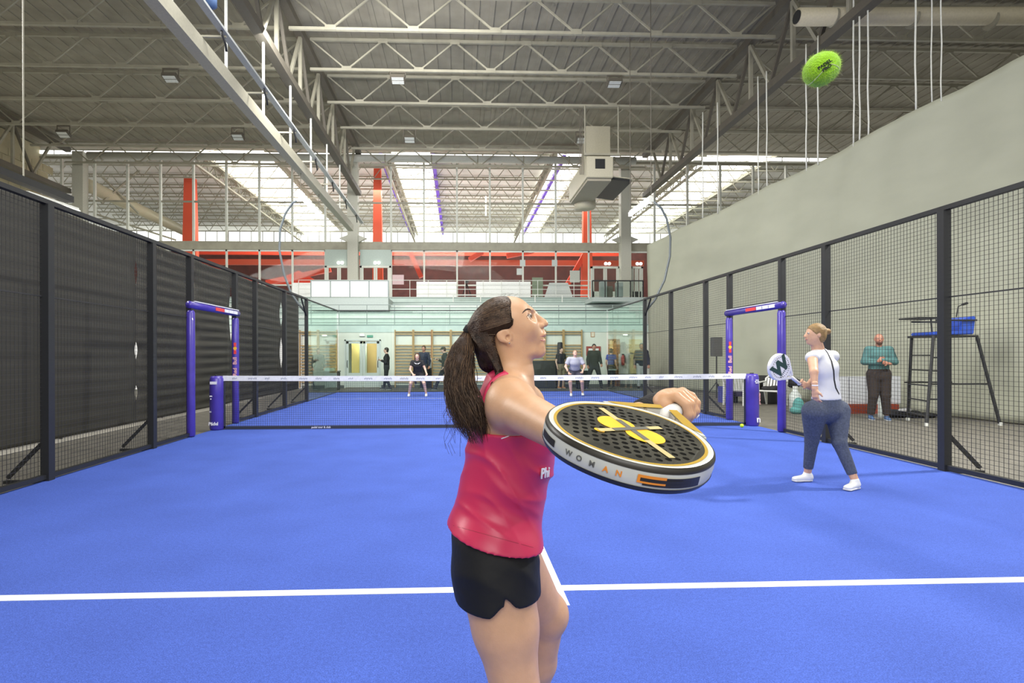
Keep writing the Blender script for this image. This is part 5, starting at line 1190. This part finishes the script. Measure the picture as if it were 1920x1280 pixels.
# right hand round the grip: racket frame first
RC_ = V3(at(1176, 826, .83)); ra = unit([-.615, -.775, -.10]); rw = np.array([.76, -.58, -.27]); rw = unit(rw-ra*(rw@ra)); rn = np.cross(ra, rw); rn = rn if rn[2] > 0 else -rn
def RQ(x, y, z): return Vector(RC_+rw*x+(-ra)*y+rn*z)      # x across, y towards the handle, z out of the face
GH = V3(RQ(0, .288, 0)); ga = -ra
hs = SDF()
palm = GH-rw*.025-rn*.004
hs.ec(WRR-unit(palm-WRR)*.03, palm-ga*.005+rn*.012, (.022, .021), (.020, .030), rn, .012)
hs.ec(palm-ga*.026+rn*.010, palm+ga*.030+rn*.008, .021, .019, None, .015)
hs.ec(palm-ga*.020+rn*.022, palm+ga*.034+rn*.020, .014, .013, None, .014)
for i in range(4):
    off = (-.030, -.009, .012, .032)[i]; L_ = (1.0, 1.08, 1.0, .82)[i]; r_ = (.0092, .0094, .0088, .0078)[i]; R0 = .0265
    pts = []
    for k, an in enumerate((150, 100, 50, 5, -40, -75)):
        an = math.radians(150-(150-an)*L_); rr_ = R0+(.007 if k == 0 else .003 if k == 1 else 0)
        pts.append(GH+ga*(off*(1+.1*k*0))+rw*math.cos(an)*rr_+rn*math.sin(an)*rr_)
    hs.chain(pts, [r_*1.12, r_*1.1, r_, r_*1.02, r_*.95, r_*.82], None, .003)
tp = [palm-ga*.022-rn*.010, GH-ga*.040-rn*.022-rw*.012, GH-ga*.030-rn*.030+rw*.008, GH-ga*.020-rn*.026+rw*.022]
hs.chain(tp, [.014, .012, .0105, .0085], None, .006)
q = SDF(); q.ec(WRL, WRL+[.01, 0, -.02], .026, .024, None, .01); hand(q, WRL, unit([.1, 0, -1]), [.7, .3, 0], .95, .8, 1)
handm = hs.mesh(.0021); hand2 = q.mesh(.006)
SKM = mat('skin_main', (.56, .325, .185), .46, noise=.05, nscale=35, bump=.05, bscale=250, sss=.12)
mesh_obj('body', [hm, bm_, handm, hand2], SKM, wo)
for i, ft_ in enumerate(('index', 'other')):
    pass
NAIL = mat('nail_white', (.82, .80, .78), .25, coat=.6); m = MB()
for i in range(4):
    off = (-.030, -.009, .012, .032)[i]; L_ = (1.0, 1.08, 1.0, .82)[i]; an = math.radians(150-(150+62)*L_); c = GH+ga*off+rw*math.cos(an)*.0345+rn*math.sin(an)*.0345
    m.lathe(Vector(c), [(.0055, -.001), (.0062, .0004), (.004, .0016)], 10, Vector(rw*math.cos(an)+rn*math.sin(an)))
m.build('finger_nails', NAIL, wo, smooth=True)
# eyes, brow, lips
m = MB(); mi = MB(); mp = MB()
for g_ in (-1, 1):
    c = Vector(P_(987.8, 593.6, .0300*g_)); R2 = .0130
    m.lathe(c, [(R2*math.sin(a)+1e-5, -R2*math.cos(a)) for a in [k*math.pi/12 for k in range(13)]], 20)
    dr = Vector((.84, .46*g_, .28)).normalized(); mi.lathe(c+dr*R2*.90, [(.0062, 0), (.0058, .0010), (.003, .0016)], 16, dr); mp.lathe(c+dr*R2*.90, [(.0024, .0012), (.0022, .0019)], 12, dr)
eo = m.build('eyes', EYEW, wo, smooth=True); io = mi.build('iris', mat('iris_main', (.12, .055, .02), .2, coat=.7), eo); mp.build('pupil', BLACK, eo)
bodyo = [c for c in wo.children if c.name.startswith('body')][0]
def surf_tube(name, pix, rad, m_, parent, off=0, ob=None, n=6):
    pts = []; rr_ = []
    for i, (u, v) in enumerate(pix):
        h, nn = ray(ob or bodyo, CAM, at(u, v, 3)-CAM)
        if h is not None: pts.append(h+nn*off); rr_.append(rad[i] if isinstance(rad, (list, tuple)) else rad)
    if len(pts) > 1: return MB().tube(pts, rr_, n).build(name, m_, parent, smooth=True)
EB = mat('brow_brown', (.045, .026, .015), .8)
surf_tube('eyebrow', [(979, 587.5), (982, 583.8), (985.5, 580.6), (989.5, 579.2), (993.5, 580), (997, 582.3)], [.0007, .0017, .0023, .0025, .0021, .0011], EB, wo, -.0004)
surf_tube('eyelashes', [(987, 594.0), (989, 591.3), (992, 589.6), (995, 589.6), (998, 591)], [.0003, .0006, .0008, .0008, .0005], EB, wo, .0006)
surf_tube('eyelashes', [(988, 595.5), (991, 597), (994.5, 597)], .0003, EB, wo, .0002)
surf_tube('upper_lip', [(1009, 631.5), (1013, 630), (1017, 629.5), (1020.5, 629.6)], [.0006, .0013, .0017, .0017], LIP, wo, -.0009)
surf_tube('lower_lip', [(1009.5, 634.5), (1013, 637), (1017, 638.2), (1021, 638)], [.0006, .0015, .0020, .0020], LIP, wo, -.0012)
m = MB()
for k in range(5): a = P_(1012+k*1.7, 633.2, -.013+.004*k); m.cbox(Vector(a), (.0022, .006, .0045))
m.build('teeth', LOGOW, wo)
h, nn = ray(bodyo, CAM, at(955, 643, 3)-CAM)
if h: MB().lathe(h, [(.0018, -.001), (.002, .0006), (.001, .0014)], 10, nn).build('ear_stud', mat('steel', (.5, .5, .5), .2, 1), wo)
# hair: cap, combed strands, tie, ponytail
HM = mat('hair_main', (.036, .020, .012), .55, noise=.5, nscale=60, stretch=(1, 1, 1), bump=.35, bscale=250, spec=.3)
HM2 = mat('hair_main_light', (.10, .058, .030), .35, noise=.3, nscale=60, spec=.4)
hc = SDF(); hc.el(P_(941, 606), (54*K, .074, 51.5*K)); hc.el(P_(920, 622), (38*K, .066, 42*K), k=.02); hc.el(P_(912, 640), (24*K, .052, 34*K), k=.02)
hc.ec(P_(903, 604), P_(884, 617), (.030, .026), (.016, .014), (0, 1, 0), .02)
hc.ec(P_(918, 645), P_(919, 676), (.056, .034), (.046, .033), (0, 1, 0), .02)
hc.chain([P_(916, 648, -.048), P_(930, 672, -.050), P_(938, 697, -.060), P_(930, 722, -.075)], [.024, .017, .011, .003], None, .012); hc.el(P_(957, 606, -.058), (9*K, .014, 13*K), k=.01)
hy = [540, 560, 577, 600, 612, 618, 624, 632, 650, 670, 690]; hx = [962, 961, 959, 962, 961, 955, 936, 928, 931, 938, 944]
zs_ = [P_(900, v)[2] for v in hy][::-1]; xs_ = [P_(u, v)[0] for u, v in zip(hx, hy)][::-1]
def cut(Fd, X, Y, Z):
    lim = np.interp(Z, zs_, xs_)+.010*np.cos((Y-YH)*30)*(Z > P_(900, 600)[2])-.006; return np.maximum(Fd, (X-lim)*.9)
cap_ = mesh_obj('hair', [hc.mesh(.0022, post=cut)], mat('hair_base', (.022, .013, .009), .85, noise=.3, nscale=80, bump=.3, bscale=250, spec=.05), wo)
tie = Vector(P_(880, 619)); rh = random.Random(11)
m1 = MB(); m2 = MB()
def capray(u, v, dy):
    return None
for k in range(420):
    # strand start on hairline; slides over the cap surface to the tie
    f = rh.random(); yy = rh.uniform(-.066, .03)
    u0_, v0_ = (959+rh.uniform(-2, 2), 557+f*58) if f < .8 else (931+rh.uniform(-4, 3), 625+(f-.8)*5*60)
    pts = []; rr_ = []
    ctr = Vector(P_(922, 615))
    u1, v1 = 884, 617
    d0 = Vector(P_(u0_, v0_, -.064*math.sin(min(1, f*1.4+.12)*math.pi*.5)))-ctr; d1 = tie-ctr+Vector((0, rh.uniform(-.012, .006), rh.uniform(-.012, .012)))
    for j in range(13):
        a = j/12; d = (d0.normalized()*(1-a)+d1.normalized()*a)
        d.z += .10*math.sin(a*math.pi)*(1 if f < .35 else -.2); d.y -= .30*math.sin(a*math.pi)*min(1, .25+f)
        h, nn = ray(cap_, ctr+d.normalized()*.3, -d)
        if h is not None: pts.append(h+nn*.0001); rr_.append(.0009*(1-.3*a))
    if len(pts) > 5: (m2 if rh.random() < .42 else m1).tube(pts, rr_, 4, caps=False)
m1.build('combed_strands', HM, cap_, smooth=True, kind='stuff'); m2.build('combed_strands', HM2, cap_, smooth=True, kind='stuff')
MB().tube([Vector(P_(887, 614)), Vector(P_(881, 618)), Vector(P_(875, 625))], [.014, .017, .014], 12).build('hair_tie', mat('tie_black', (.01, .01, .01), .8, bump=.5, bscale=200), wo, smooth=True)
path = [(877, 622, -.0), (868, 645, -.02), (862, 680, -.045), (862, 720, -.07), (873, 760, -.09), (886, 798, -.10), (899, 832, -.10)]
wid = [.010, .022, .030, .036, .042, .042, .022]
def pth(f):
    x = f*(len(path)-1); i = min(int(x), len(path)-2); q = x-i; a, b_ = path[i], path[i+1]; w0 = wid[i]*(1-q)+wid[i+1]*q
    return tuple(a[j]*(1-q)+b_[j]*q for j in range(3)), w0
core = SDF()
cw = [.8, .8, .75, .65, .5, .25, .1]
for i in range(len(path)-2): core.ec(P_(*path[i]), P_(*path[i+1]), (wid[i]*cw[i], wid[i]*cw[i]*.8), (wid[i+1]*cw[i+1], wid[i+1]*cw[i+1]*.8), (1, 0, 0), .01)
pony = mesh_obj('ponytail', [core.mesh(.004)], HM, wo)
m1 = MB(); m2 = MB()
for k in range(950):
    a0 = rh.uniform(0, 2*math.pi); rad = math.sqrt(rh.uniform(.12, 1.0)); end = rh.uniform(.72, 1.0) if rh.random() < .8 else rh.uniform(.5, .8); ph = rh.uniform(0, 6.3); amp = rh.uniform(.003, .010); fr = rh.uniform(5, 9); drift = rh.uniform(-.5, .5)
    pts = []; rr_ = []
    for j in range(17):
        f = end*j/16; (u, v, dy), w0 = pth(f); c = Vector(P_(u, v, dy)); a = a0+drift*f
        pts.append(c+Vector((math.cos(a)*w0*rad*1.05+amp*math.sin(fr*f*2+ph)*min(1, f*4), math.sin(a)*w0*rad*.8, amp*.3*math.cos(fr*f+ph)-rh.uniform(0, .002))))
        rr_.append(.0016*(1-.8*(j/16)**3)*(.6+.4*math.sin(math.pi*min(1, j/8+.3))))
    (m2 if rh.random() < .22 else m1).tube(pts, rr_, 4, caps=False)
m1.build('ponytail_locks', HM, pony, smooth=True, kind='stuff'); m2.build('ponytail_locks', HM2, pony, smooth=True, kind='stuff')
m = MB()
for k in range(26):   # loose wisps
    u = rh.uniform(845, 880); v = rh.uniform(690, 800); p = Vector(P_(u, v, -.06)); m.tube([p, p+Vector((-.012, 0, -.02)), p+Vector((-.02+rh.uniform(-.01, .006), 0, -.045)), p+Vector((-.014, 0, -.075))], .00035, 4, caps=False)
for k in range(7):
    p = Vector(P_(rh.uniform(940, 966), 558, rh.uniform(-.02, .02))); m.tube([p, p+Vector((rh.uniform(-.006, .004), 0, .006)), p+Vector((rh.uniform(-.003, .012), 0, .011)), p+Vector((.010, 0, .012))], .00018, 4, caps=False)
for k in range(70):
    a = rh.uniform(-1, 1); b = rh.uniform(-1, 0); q0 = P_(908+5*a, 640+6*b, -.062+.006*a); q1 = P_(922+6*a, 668+3*b, -.068); q2 = P_(937+5*a, 696, -.072); q3 = P_(928+9*a, 724+6*b, -.084)
    m.tube([Vector(x) for x in (q0, q1, q2, q3)], [.0009, .0010, .0008, .0003], 4, caps=False)
for k in range(170):
    a = rh.random(); b = rh.uniform(-1, 1); pts = []
    for j in range(9):
        f = j/8; u = (889+26*a)*(1-f)+(903+30*a)*f+3*math.sin(f*3+b); v = (626+4*b)*(1-f)+(684+8*b)*f
        h, nn = ray(cap_, CAM, at(u, v, 3)-CAM)
        if h is not None: pts.append(h+nn*.0003)
    if len(pts) > 3: m.tube(pts, .0009, 4, caps=False)
m.build('wisps', HM, cap_, smooth=True, kind='stuff')
# top
PINK = mat('pink_satin', (.56, .032, .095), .36, bump=.0, noise=.05, nscale=6, spec=.4); PINKD = mat('crimson_trim', (.30, .01, .04), .5)
sh = SDF(); o = .007
sh.ec(B(953, 775, 1.41), B(957, 850, 1.42), (.140+o, .088+o), (.127+o, .104+o), sideT, .03)
sh.ec(B(950, 735, 1.41), B(953, 790, 1.41), (.10+o, .05+o), (.135+o, .085+o), sideT, .03)
sh.ec(B(957, 850, 1.42), B(941, 925, 1.42), (.127+o, .104+o), (.124+o, .102+o), sideT, .03)
sh.ec(B(941, 925, 1.42), B(924, 1010, 1.42), (.124+o, .102+o), (.166+o, .118+o), sideT, .03)
sh.ec(B(924, 1010, 1.42), B(924, 1060, 1.42), (.164+o, .117+o), (.164+o, .117+o), sideT, .03)
for Yd in (1.345, 1.49): sh.el(B(1002, 815, Yd), (.052, .056, .053), k=.04)
sh.el(hipN+np.array([0, .0, .03]), (.116, .118, .116), k=.04); sh.ec(B(951, 712, 1.405), B(955, 740, 1.40), (.055, .052), (.095, .063), sideT, .02); sh.ec(B(955, 722, 1.40), B(955, 750, 1.28), .045+o, .052+o, None, .03)
za = B(950, 812, 1.30)[2]; ztop_ = B(940, 700, 1.38)[2]
hx0, hz0 = B(845, 988, 1.38)[[0, 2]]; hx1, hz1 = B(1002, 1016, 1.38)[[0, 2]]
nz0 = B(940, 690, 1.40)[[0, 2]]; nz1 = B(1008, 752, 1.40)[[0, 2]]
def cutS(Fd, X, Y, Z):
    th = np.arctan2(Y-1.41, X-at(945, 900, 1.41).x); zz = (Z-hz0)
    xr = X-at(930, 900, 1.3).x
    a1 = 62*(Z+.55*xr)+2.2*np.sin(9*xr+22*(Z-hz0))+1.5*np.sin(14*(Y-1.4)); a2 = 48*(Z+.95*xr)+2.5*np.sin(13*(Z-hz0)-8*xr)
    m1 = np.exp(-((Z-(hz0+.11))/.07)**2)*(.5+.5*np.sin(19*xr+1.1)); m2 = np.exp(-((Z-(hz0+.20))/.10)**2)*(.5+.5*np.sin(15*xr-20*(Z-hz0)+2))
    cr_ = lambda a: (1-np.abs(np.sin(a)))**2
    m3 = .5+.5*np.sin(23*xr+9*(Z-hz0)+.5)
    Fd = Fd-.0140*m1*cr_(a1*.55)-.0130*m2*cr_(a2*.6)-.0075*m3*cr_(33*(Z+.75*xr)+1.8*np.sin(21*xr+5)+.9)*np.exp(-((Z-(hz0+.17))/.12)**2)
    hem = hz0+(X-hx0)*(hz1-hz0)/(hx1-hx0); Fd = np.maximum(Fd, (hem-Z))
    ya = 1.405+.10*(X-.0)*0; arm = np.minimum(Z-za, np.sqrt((np.abs(Y-1.405)-.0)**2)-.088-.25*np.maximum(0, .03-(Z-za)))
    Fd = np.maximum(Fd, arm)
    nl = nz0[1]+(X-nz0[0])*(nz1[1]-nz0[1])/(nz1[0]-nz0[0]); Fd = np.maximum(Fd, (Z-nl)*.8)
    return Fd
shirt = mesh_obj('tank_top', [sh.mesh(.0032, post=cutS, sm=11)], PINK, wo)
bpy.context.view_layer.update()
decal('hem_seam', shirt, [(850+x*10, 985+x*2.75+1.6*math.sin(x*.9)*0) for x in range(16)], .0012, PINKD, shirt, .0004)
decal('side_piping', shirt, [(940+x*3, 822-x*1.0) for x in range(10)], .0022, LOGOW, shirt, .0008)
decal('neck_piping', shirt, [(978+2*x, 704+2.9*x) for x in range(15)], .003, mat('pink_pale', (.75, .35, .38), .5), shirt, .0006)
h, nn = ray(shirt, CAM, at(1021, 887, 3)-CAM)
if h is not None:
    xd = (RT*.75+FW*.65); xd = (xd-nn*xd.dot(nn)).normalized()
    text('lettering', 'Phi', LOGOW, shirt, h+nn*.0022-xd*.000, xd, Vector((.1, 0, 1)), .036, .0012, .0007)
# shorts
BS = mat('black_shorts', (.011, .011, .011), .6, bump=.3, bscale=18, spec=.25)
so = SDF()
so.ec(B(924, 1000, 1.42), B(928, 1060, 1.42), (.157, .111), (.162, .114), sideT, .03)
e1 = hipN+(knN-hipN)*.64; e1[0] -= .014; so.ec(hipN+np.array([0, 0, .02]), e1, .105, .101, None, .04, 1)
so.ec(hipF, hipF+(knF-hipF)*.16, .086, .084, None, .03, 1)
hemz = B(940, 1158, 1.225)[2]; slx = B(944, 1130, 1.25)[0]
def cutP(Fd, X, Y, Z):
    Fd = Fd+.0035*(np.abs(np.sin(34*Z+22*X+2*np.sin(15*Y)))-.6)*np.exp(-((Z-(hemz+.09))/.06)**2)+.0008*np.sin(60*X+20*Z)
    Fd = np.maximum(Fd, Z-(hz0+(X-hx0)*(hz1-hz0)/(hx1-hx0)+.03))
    hz = hemz-.004+np.where(X > slx, .016, -.004)+ .030*np.exp(-((X-slx)/.022)**2)
    return np.maximum(Fd, np.where(Y < 1.44, hz-Z, -1))
so_ = mesh_obj('shorts', [so.mesh(.004, post=cutP)], BS, wo)
# shoes (below the frame)
for an, dr in ((anN, unit([1, -.25, 0])), (anF, unit([1, .2, 0]))):
    q = SDF(); q.ec(an, an+[0, 0, -.04], .04, .042, None, .015); q.ec(an-dr*.025+[0, 0, -.045], an+dr*.15+[0, 0, -.058], (.038, .04), (.04, .026), np.cross(dr, [0, 0, 1.]), .03)
    mesh_obj('shoe', [q.mesh(.009, post=lambda Fd, X, Y, Z: np.maximum(Fd, .003-Z))], SHO, wo)
# wristband
wd = unit(ELR-WRR); MB().lathe(Vector(WRR-wd*.012), [(.0265, -.010), (.033, -.006), (.035, .025), (.033, .055), (.029, .060)], 18, Vector(wd)).build('wristband', mat('band_black', (.012, .012, .014), .9, bump=.6, bscale=150), wo, smooth=True)
# ---------------------------------------------------------------- main racket
rk = thing('padel_racket', 'black and gold padel racket with white edge held out by the woman in pink', 'racket', RC_)
EDGE = mat('racket_edge_white', (.52, .53, .48), .4); FACE = mat('racket_face_dark', (.050, .048, .036), .25, noise=.5, nscale=16, coat=.6, spec=.6)
GOLD = mat('racket_gold', (.62, .40, .05), .3, .35); YEL = mat('racket_yellow', (.90, .50, .02), .4); GRIP = mat('grip_white', (.80, .82, .80), .6); BANDB = mat('edge_print_black', (.02, .017, .012), .4); ORNG = mat('edge_print_orange', (.75, .25, .02), .4)
def outline(n, W=.130, L=.138, p=2.15):
    o_ = []
    for k in range(n):
        t = 2*math.pi*k/n; c_, s_ = math.cos(t), math.sin(t); x = W*math.copysign(abs(s_)**(2/p), s_); y = L*math.copysign(abs(c_)**(2/p), c_)
        if y > 0: x *= 1-.16*(y/L)**2
        o_.append((x, y))
    return o_
TH = .019; N = 96; O = outline(N)
def ring(prof, m_, name, parent=rk, k0=0, k1=N, sm=True):
    V = []; F = []; pl = len(prof); ks = [k % N for k in range(k0, k1+1)] if k1-k0 < N else list(range(N)); closed = k1-k0 >= N
    for k in ks:
        x, y = O[k]; x0, y0 = O[(k-1) % N]; x1, y1 = O[(k+1) % N]; tx, ty = x1-x0, y1-y0; l = math.hypot(tx, ty); nx, ny = ty/l, -tx/l
        if nx*x+ny*y < 0: nx, ny = -nx, -ny
        for d_, z in prof: V.append(RQ(x+nx*d_, y+ny*d_, z))
    nk = len(ks)
    for i in range(nk if closed else nk-1):
        for j in range(pl-1): a = i*pl+j; b_ = ((i+1) % nk)*pl+j; F.append((a, a+1, b_+1, b_))
    return MB().add(V, F).build(name, m_, parent, smooth=sm)
fr = ring([(-.012, TH-.0006), (-.009, TH+.0008), (-.005, TH+.0008), (-.001, TH-.002), (0, TH-.006), (.0012, 0), (0, -TH+.005), (-.003, -TH), (-.012, -TH)], EDGE, 'frame')
ring([(-.0035, TH+.0007), (-.0008, TH-.0018), (.0003, TH-.0052), (.0008, TH-.0075)], BANDB, 'edge_line', fr)
ring([(.0009, -TH+.0078), (.0006, -TH+.0055), (-.0028, -TH-.0003)], BANDB, 'edge_line', fr)
ring([(-.0165, TH-.0001), (-.0118, TH-.0001)], GOLD, 'gold_ring', fr)
# face plates with holes
hl = []
for r_ in range(-6, 7):
    for c_ in range(-6, 7):
        x = c_*.0165+(.008 if r_ % 2 else 0); y = r_*.0148-.004
        if (x/.105)**2+(y/.113)**2 < 1 and not (abs(x) < .052 and abs(y) < .030) : hl.append((x, y))
def plate(z, name):
    me = bpy.data.meshes.new(name); b_ = bmesh.new(); es = []
    def loop(pts):
        vs = [b_.verts.new(RQ(x, y, z)) for x, y in pts]; return [b_.edges.new((vs[i], vs[(i+1) % len(vs)])) for i in range(len(vs))]
    es += loop([(x*(1-.012/.13), y*(1-.012/.138)) for x, y in O])
    for x, y in hl: es += loop([(x+.0052*math.cos(a), y+.0052*math.sin(a)) for a in [k*math.pi/5 for k in range(10)]])
    bmesh.ops.triangle_fill(b_, edges=es, use_beauty=True); b_.to_mesh(me); b_.free(); me.materials.append(FACE); ob = bpy.data.objects.new(name, me); C.objects.link(ob); par(ob, rk); return ob
plate(TH-.0004, 'face'); plate(-TH+.0004, 'face')
m = MB()
for x, y in hl:
    n0 = len(m.v); k_ = 10
    for z in (TH-.0004, -TH+.0004):
        for k in range(k_): a = k*math.pi/5; m.v.append(tuple(RQ(x+.0052*math.cos(a), y+.0052*math.sin(a), z)))
    for k in range(k_): m.f.append((n0+k, n0+(k+1) % k_, n0+k_+(k+1) % k_, n0+k_+k))
m.build('hole_walls', mat('hole_dark', (.02, .02, .018), .6), rk, kind='stuff')
# emblem : yellow disc form crossed by an X
zf = TH+.0003
def flat(pts, m_, name, z=zf, th=.0004): return MB().prism([RQ(x, y, z) for x, y in pts], Vector(rn)*th).build(name, m_, rk)
def cbar(x0, y0, x1, y1, w_, m_, name, z): 
    dx, dy = x1-x0, y1-y0; l = math.hypot(dx, dy); px_, py_ = -dy/l*w_/2, dx/l*w_/2; return flat([(x0-px_, y0-py_), (x1-px_, y1-py_), (x1+px_, y1+py_), (x0+px_, y0+py_)], m_, name, z)
for sx in (-1, 1):
    flat([(sx*.026+.031*math.cos(a), .002-sx*.004+.030*math.sin(a)) for a in [k*math.pi/12 for k in range(24)]], YEL, 'emblem_lobe')
TAN = mat('emblem_tan', (.55, .45, .20), .4); GRX = mat('emblem_grey', (.12, .12, .10), .4)
cbar(-.075, .055, .085, -.055, .011, TAN, 'emblem_bar', zf+.0005); cbar(-.03, -.055, .03, .06, .011, TAN, 'emblem_bar', zf+.0009)
cbar(-.030, .024, .035, -.021, .010, GRX, 'emblem_cross', zf+.0012); cbar(-.016, -.03, .017, .034, .010, GRX, 'emblem_cross', zf+.0016)
flat([(-.03+.009*math.cos(a), -.052+.006*math.sin(a)) for a in [k*math.pi/6 for k in range(12)]], YEL, 'emblem_dot')
# throat
m = MB()
for sx in (-1, 1):
    pts = [RQ(sx*.088, .098, 0), RQ(sx*.066, .128, 0), RQ(sx*.036, .162, 0), RQ(sx*.014, .196, 0)]
    for a, b_ in zip(pts, pts[1:]): m.bar(a, b_, .021, .036, up=rn)
m.build('throat_arm', EDGE, rk, bevel=.003)
for sx in (-1, 1):
    MB().prism([RQ(sx*.086, .112, TH-.0006), RQ(sx*.056, .116, TH-.0006), RQ(sx*.005, .186, TH-.0006), RQ(sx*.016, .200, TH-.0006), RQ(sx*.046, .163, TH-.0006)], Vector(rn)*.0006).build('throat_inlay', GOLD, rk)
m = MB(); m.bar(RQ(-.05, .138, 0), RQ(.05, .138, 0), .012, .03, up=rn); m.build('bridge', YEL, rk, bevel=.003)
MB().tube([RQ(0, .185, 0), RQ(0, .20, 0), RQ(0, .318, 0)], [.017, .0165, .0165], 16).build('grip', GRIP, rk, smooth=True)
MB().tube([RQ(0, .316, 0), RQ(0, .318, 0), RQ(0, .332, 0), RQ(0, .335, 0)], [.0165, .0195, .0195, .016], 16).build('butt_cap', mat('cap_pale', (.62, .70, .68), .3), rk, smooth=True)
# edge prints : dark bars and spaced letters along the camera-facing edge (x > 0 right end, x < 0 left end)
def edge_at(f):
    k = f*N; i = int(k) % N; q = k-int(k); x = O[i][0]*(1-q)+O[(i+1) % N][0]*q; y = O[i][1]*(1-q)+O[(i+1) % N][1]*q
    x0, y0 = O[(i-1) % N]; x1, y1 = O[(i+2) % N]; tx, ty = x1-x0, y1-y0; l = math.hypot(tx, ty); nx, ny = ty/l, -tx/l
    if nx*x+ny*y < 0: nx, ny = -nx, -ny
    return x, y, nx, ny, tx/l, ty/l
def strip(f0, f1, zlo, zhi, m_, name, off=.0018):
    V = []; F = []; n = 16
    for i in range(n+1):
        x, y, nx, ny, _, _ = edge_at(f0+(f1-f0)*i/n)
        for z in (zlo, zhi): V.append(RQ(x+nx*off, y+ny*off, z))
    for i in range(n): F.append((2*i, 2*i+1, 2*i+3, 2*i+2))
    return MB().add(V, F).build(name, m_, fr)
strip(.580, .640, -.006, .005, BANDB, 'edge_bar'); strip(.300, .415, -.008, .006, BANDB, 'edge_bar'); strip(.375, .425, -.005, .007, ORNG, 'edge_flash', .0021); strip(.34, .42, -.002, .003, BANDB, 'edge_bar', .0024)
for i, ch in enumerate('WOMAN'):
    f = .455+.0215*(4-i); x, y, nx, ny, tx, ty = edge_at(f); nrm = Vector(rw*nx+(-ra)*ny); td = Vector(rw*(-tx)+(-ra)*(-ty))
    text('edge_letter', ch, ORNG if i > 2 else GRX, fr, RQ(x+nx*.0018, y+ny*.0018, 0), td, Vector(rn), .0115, .0003, .0003)
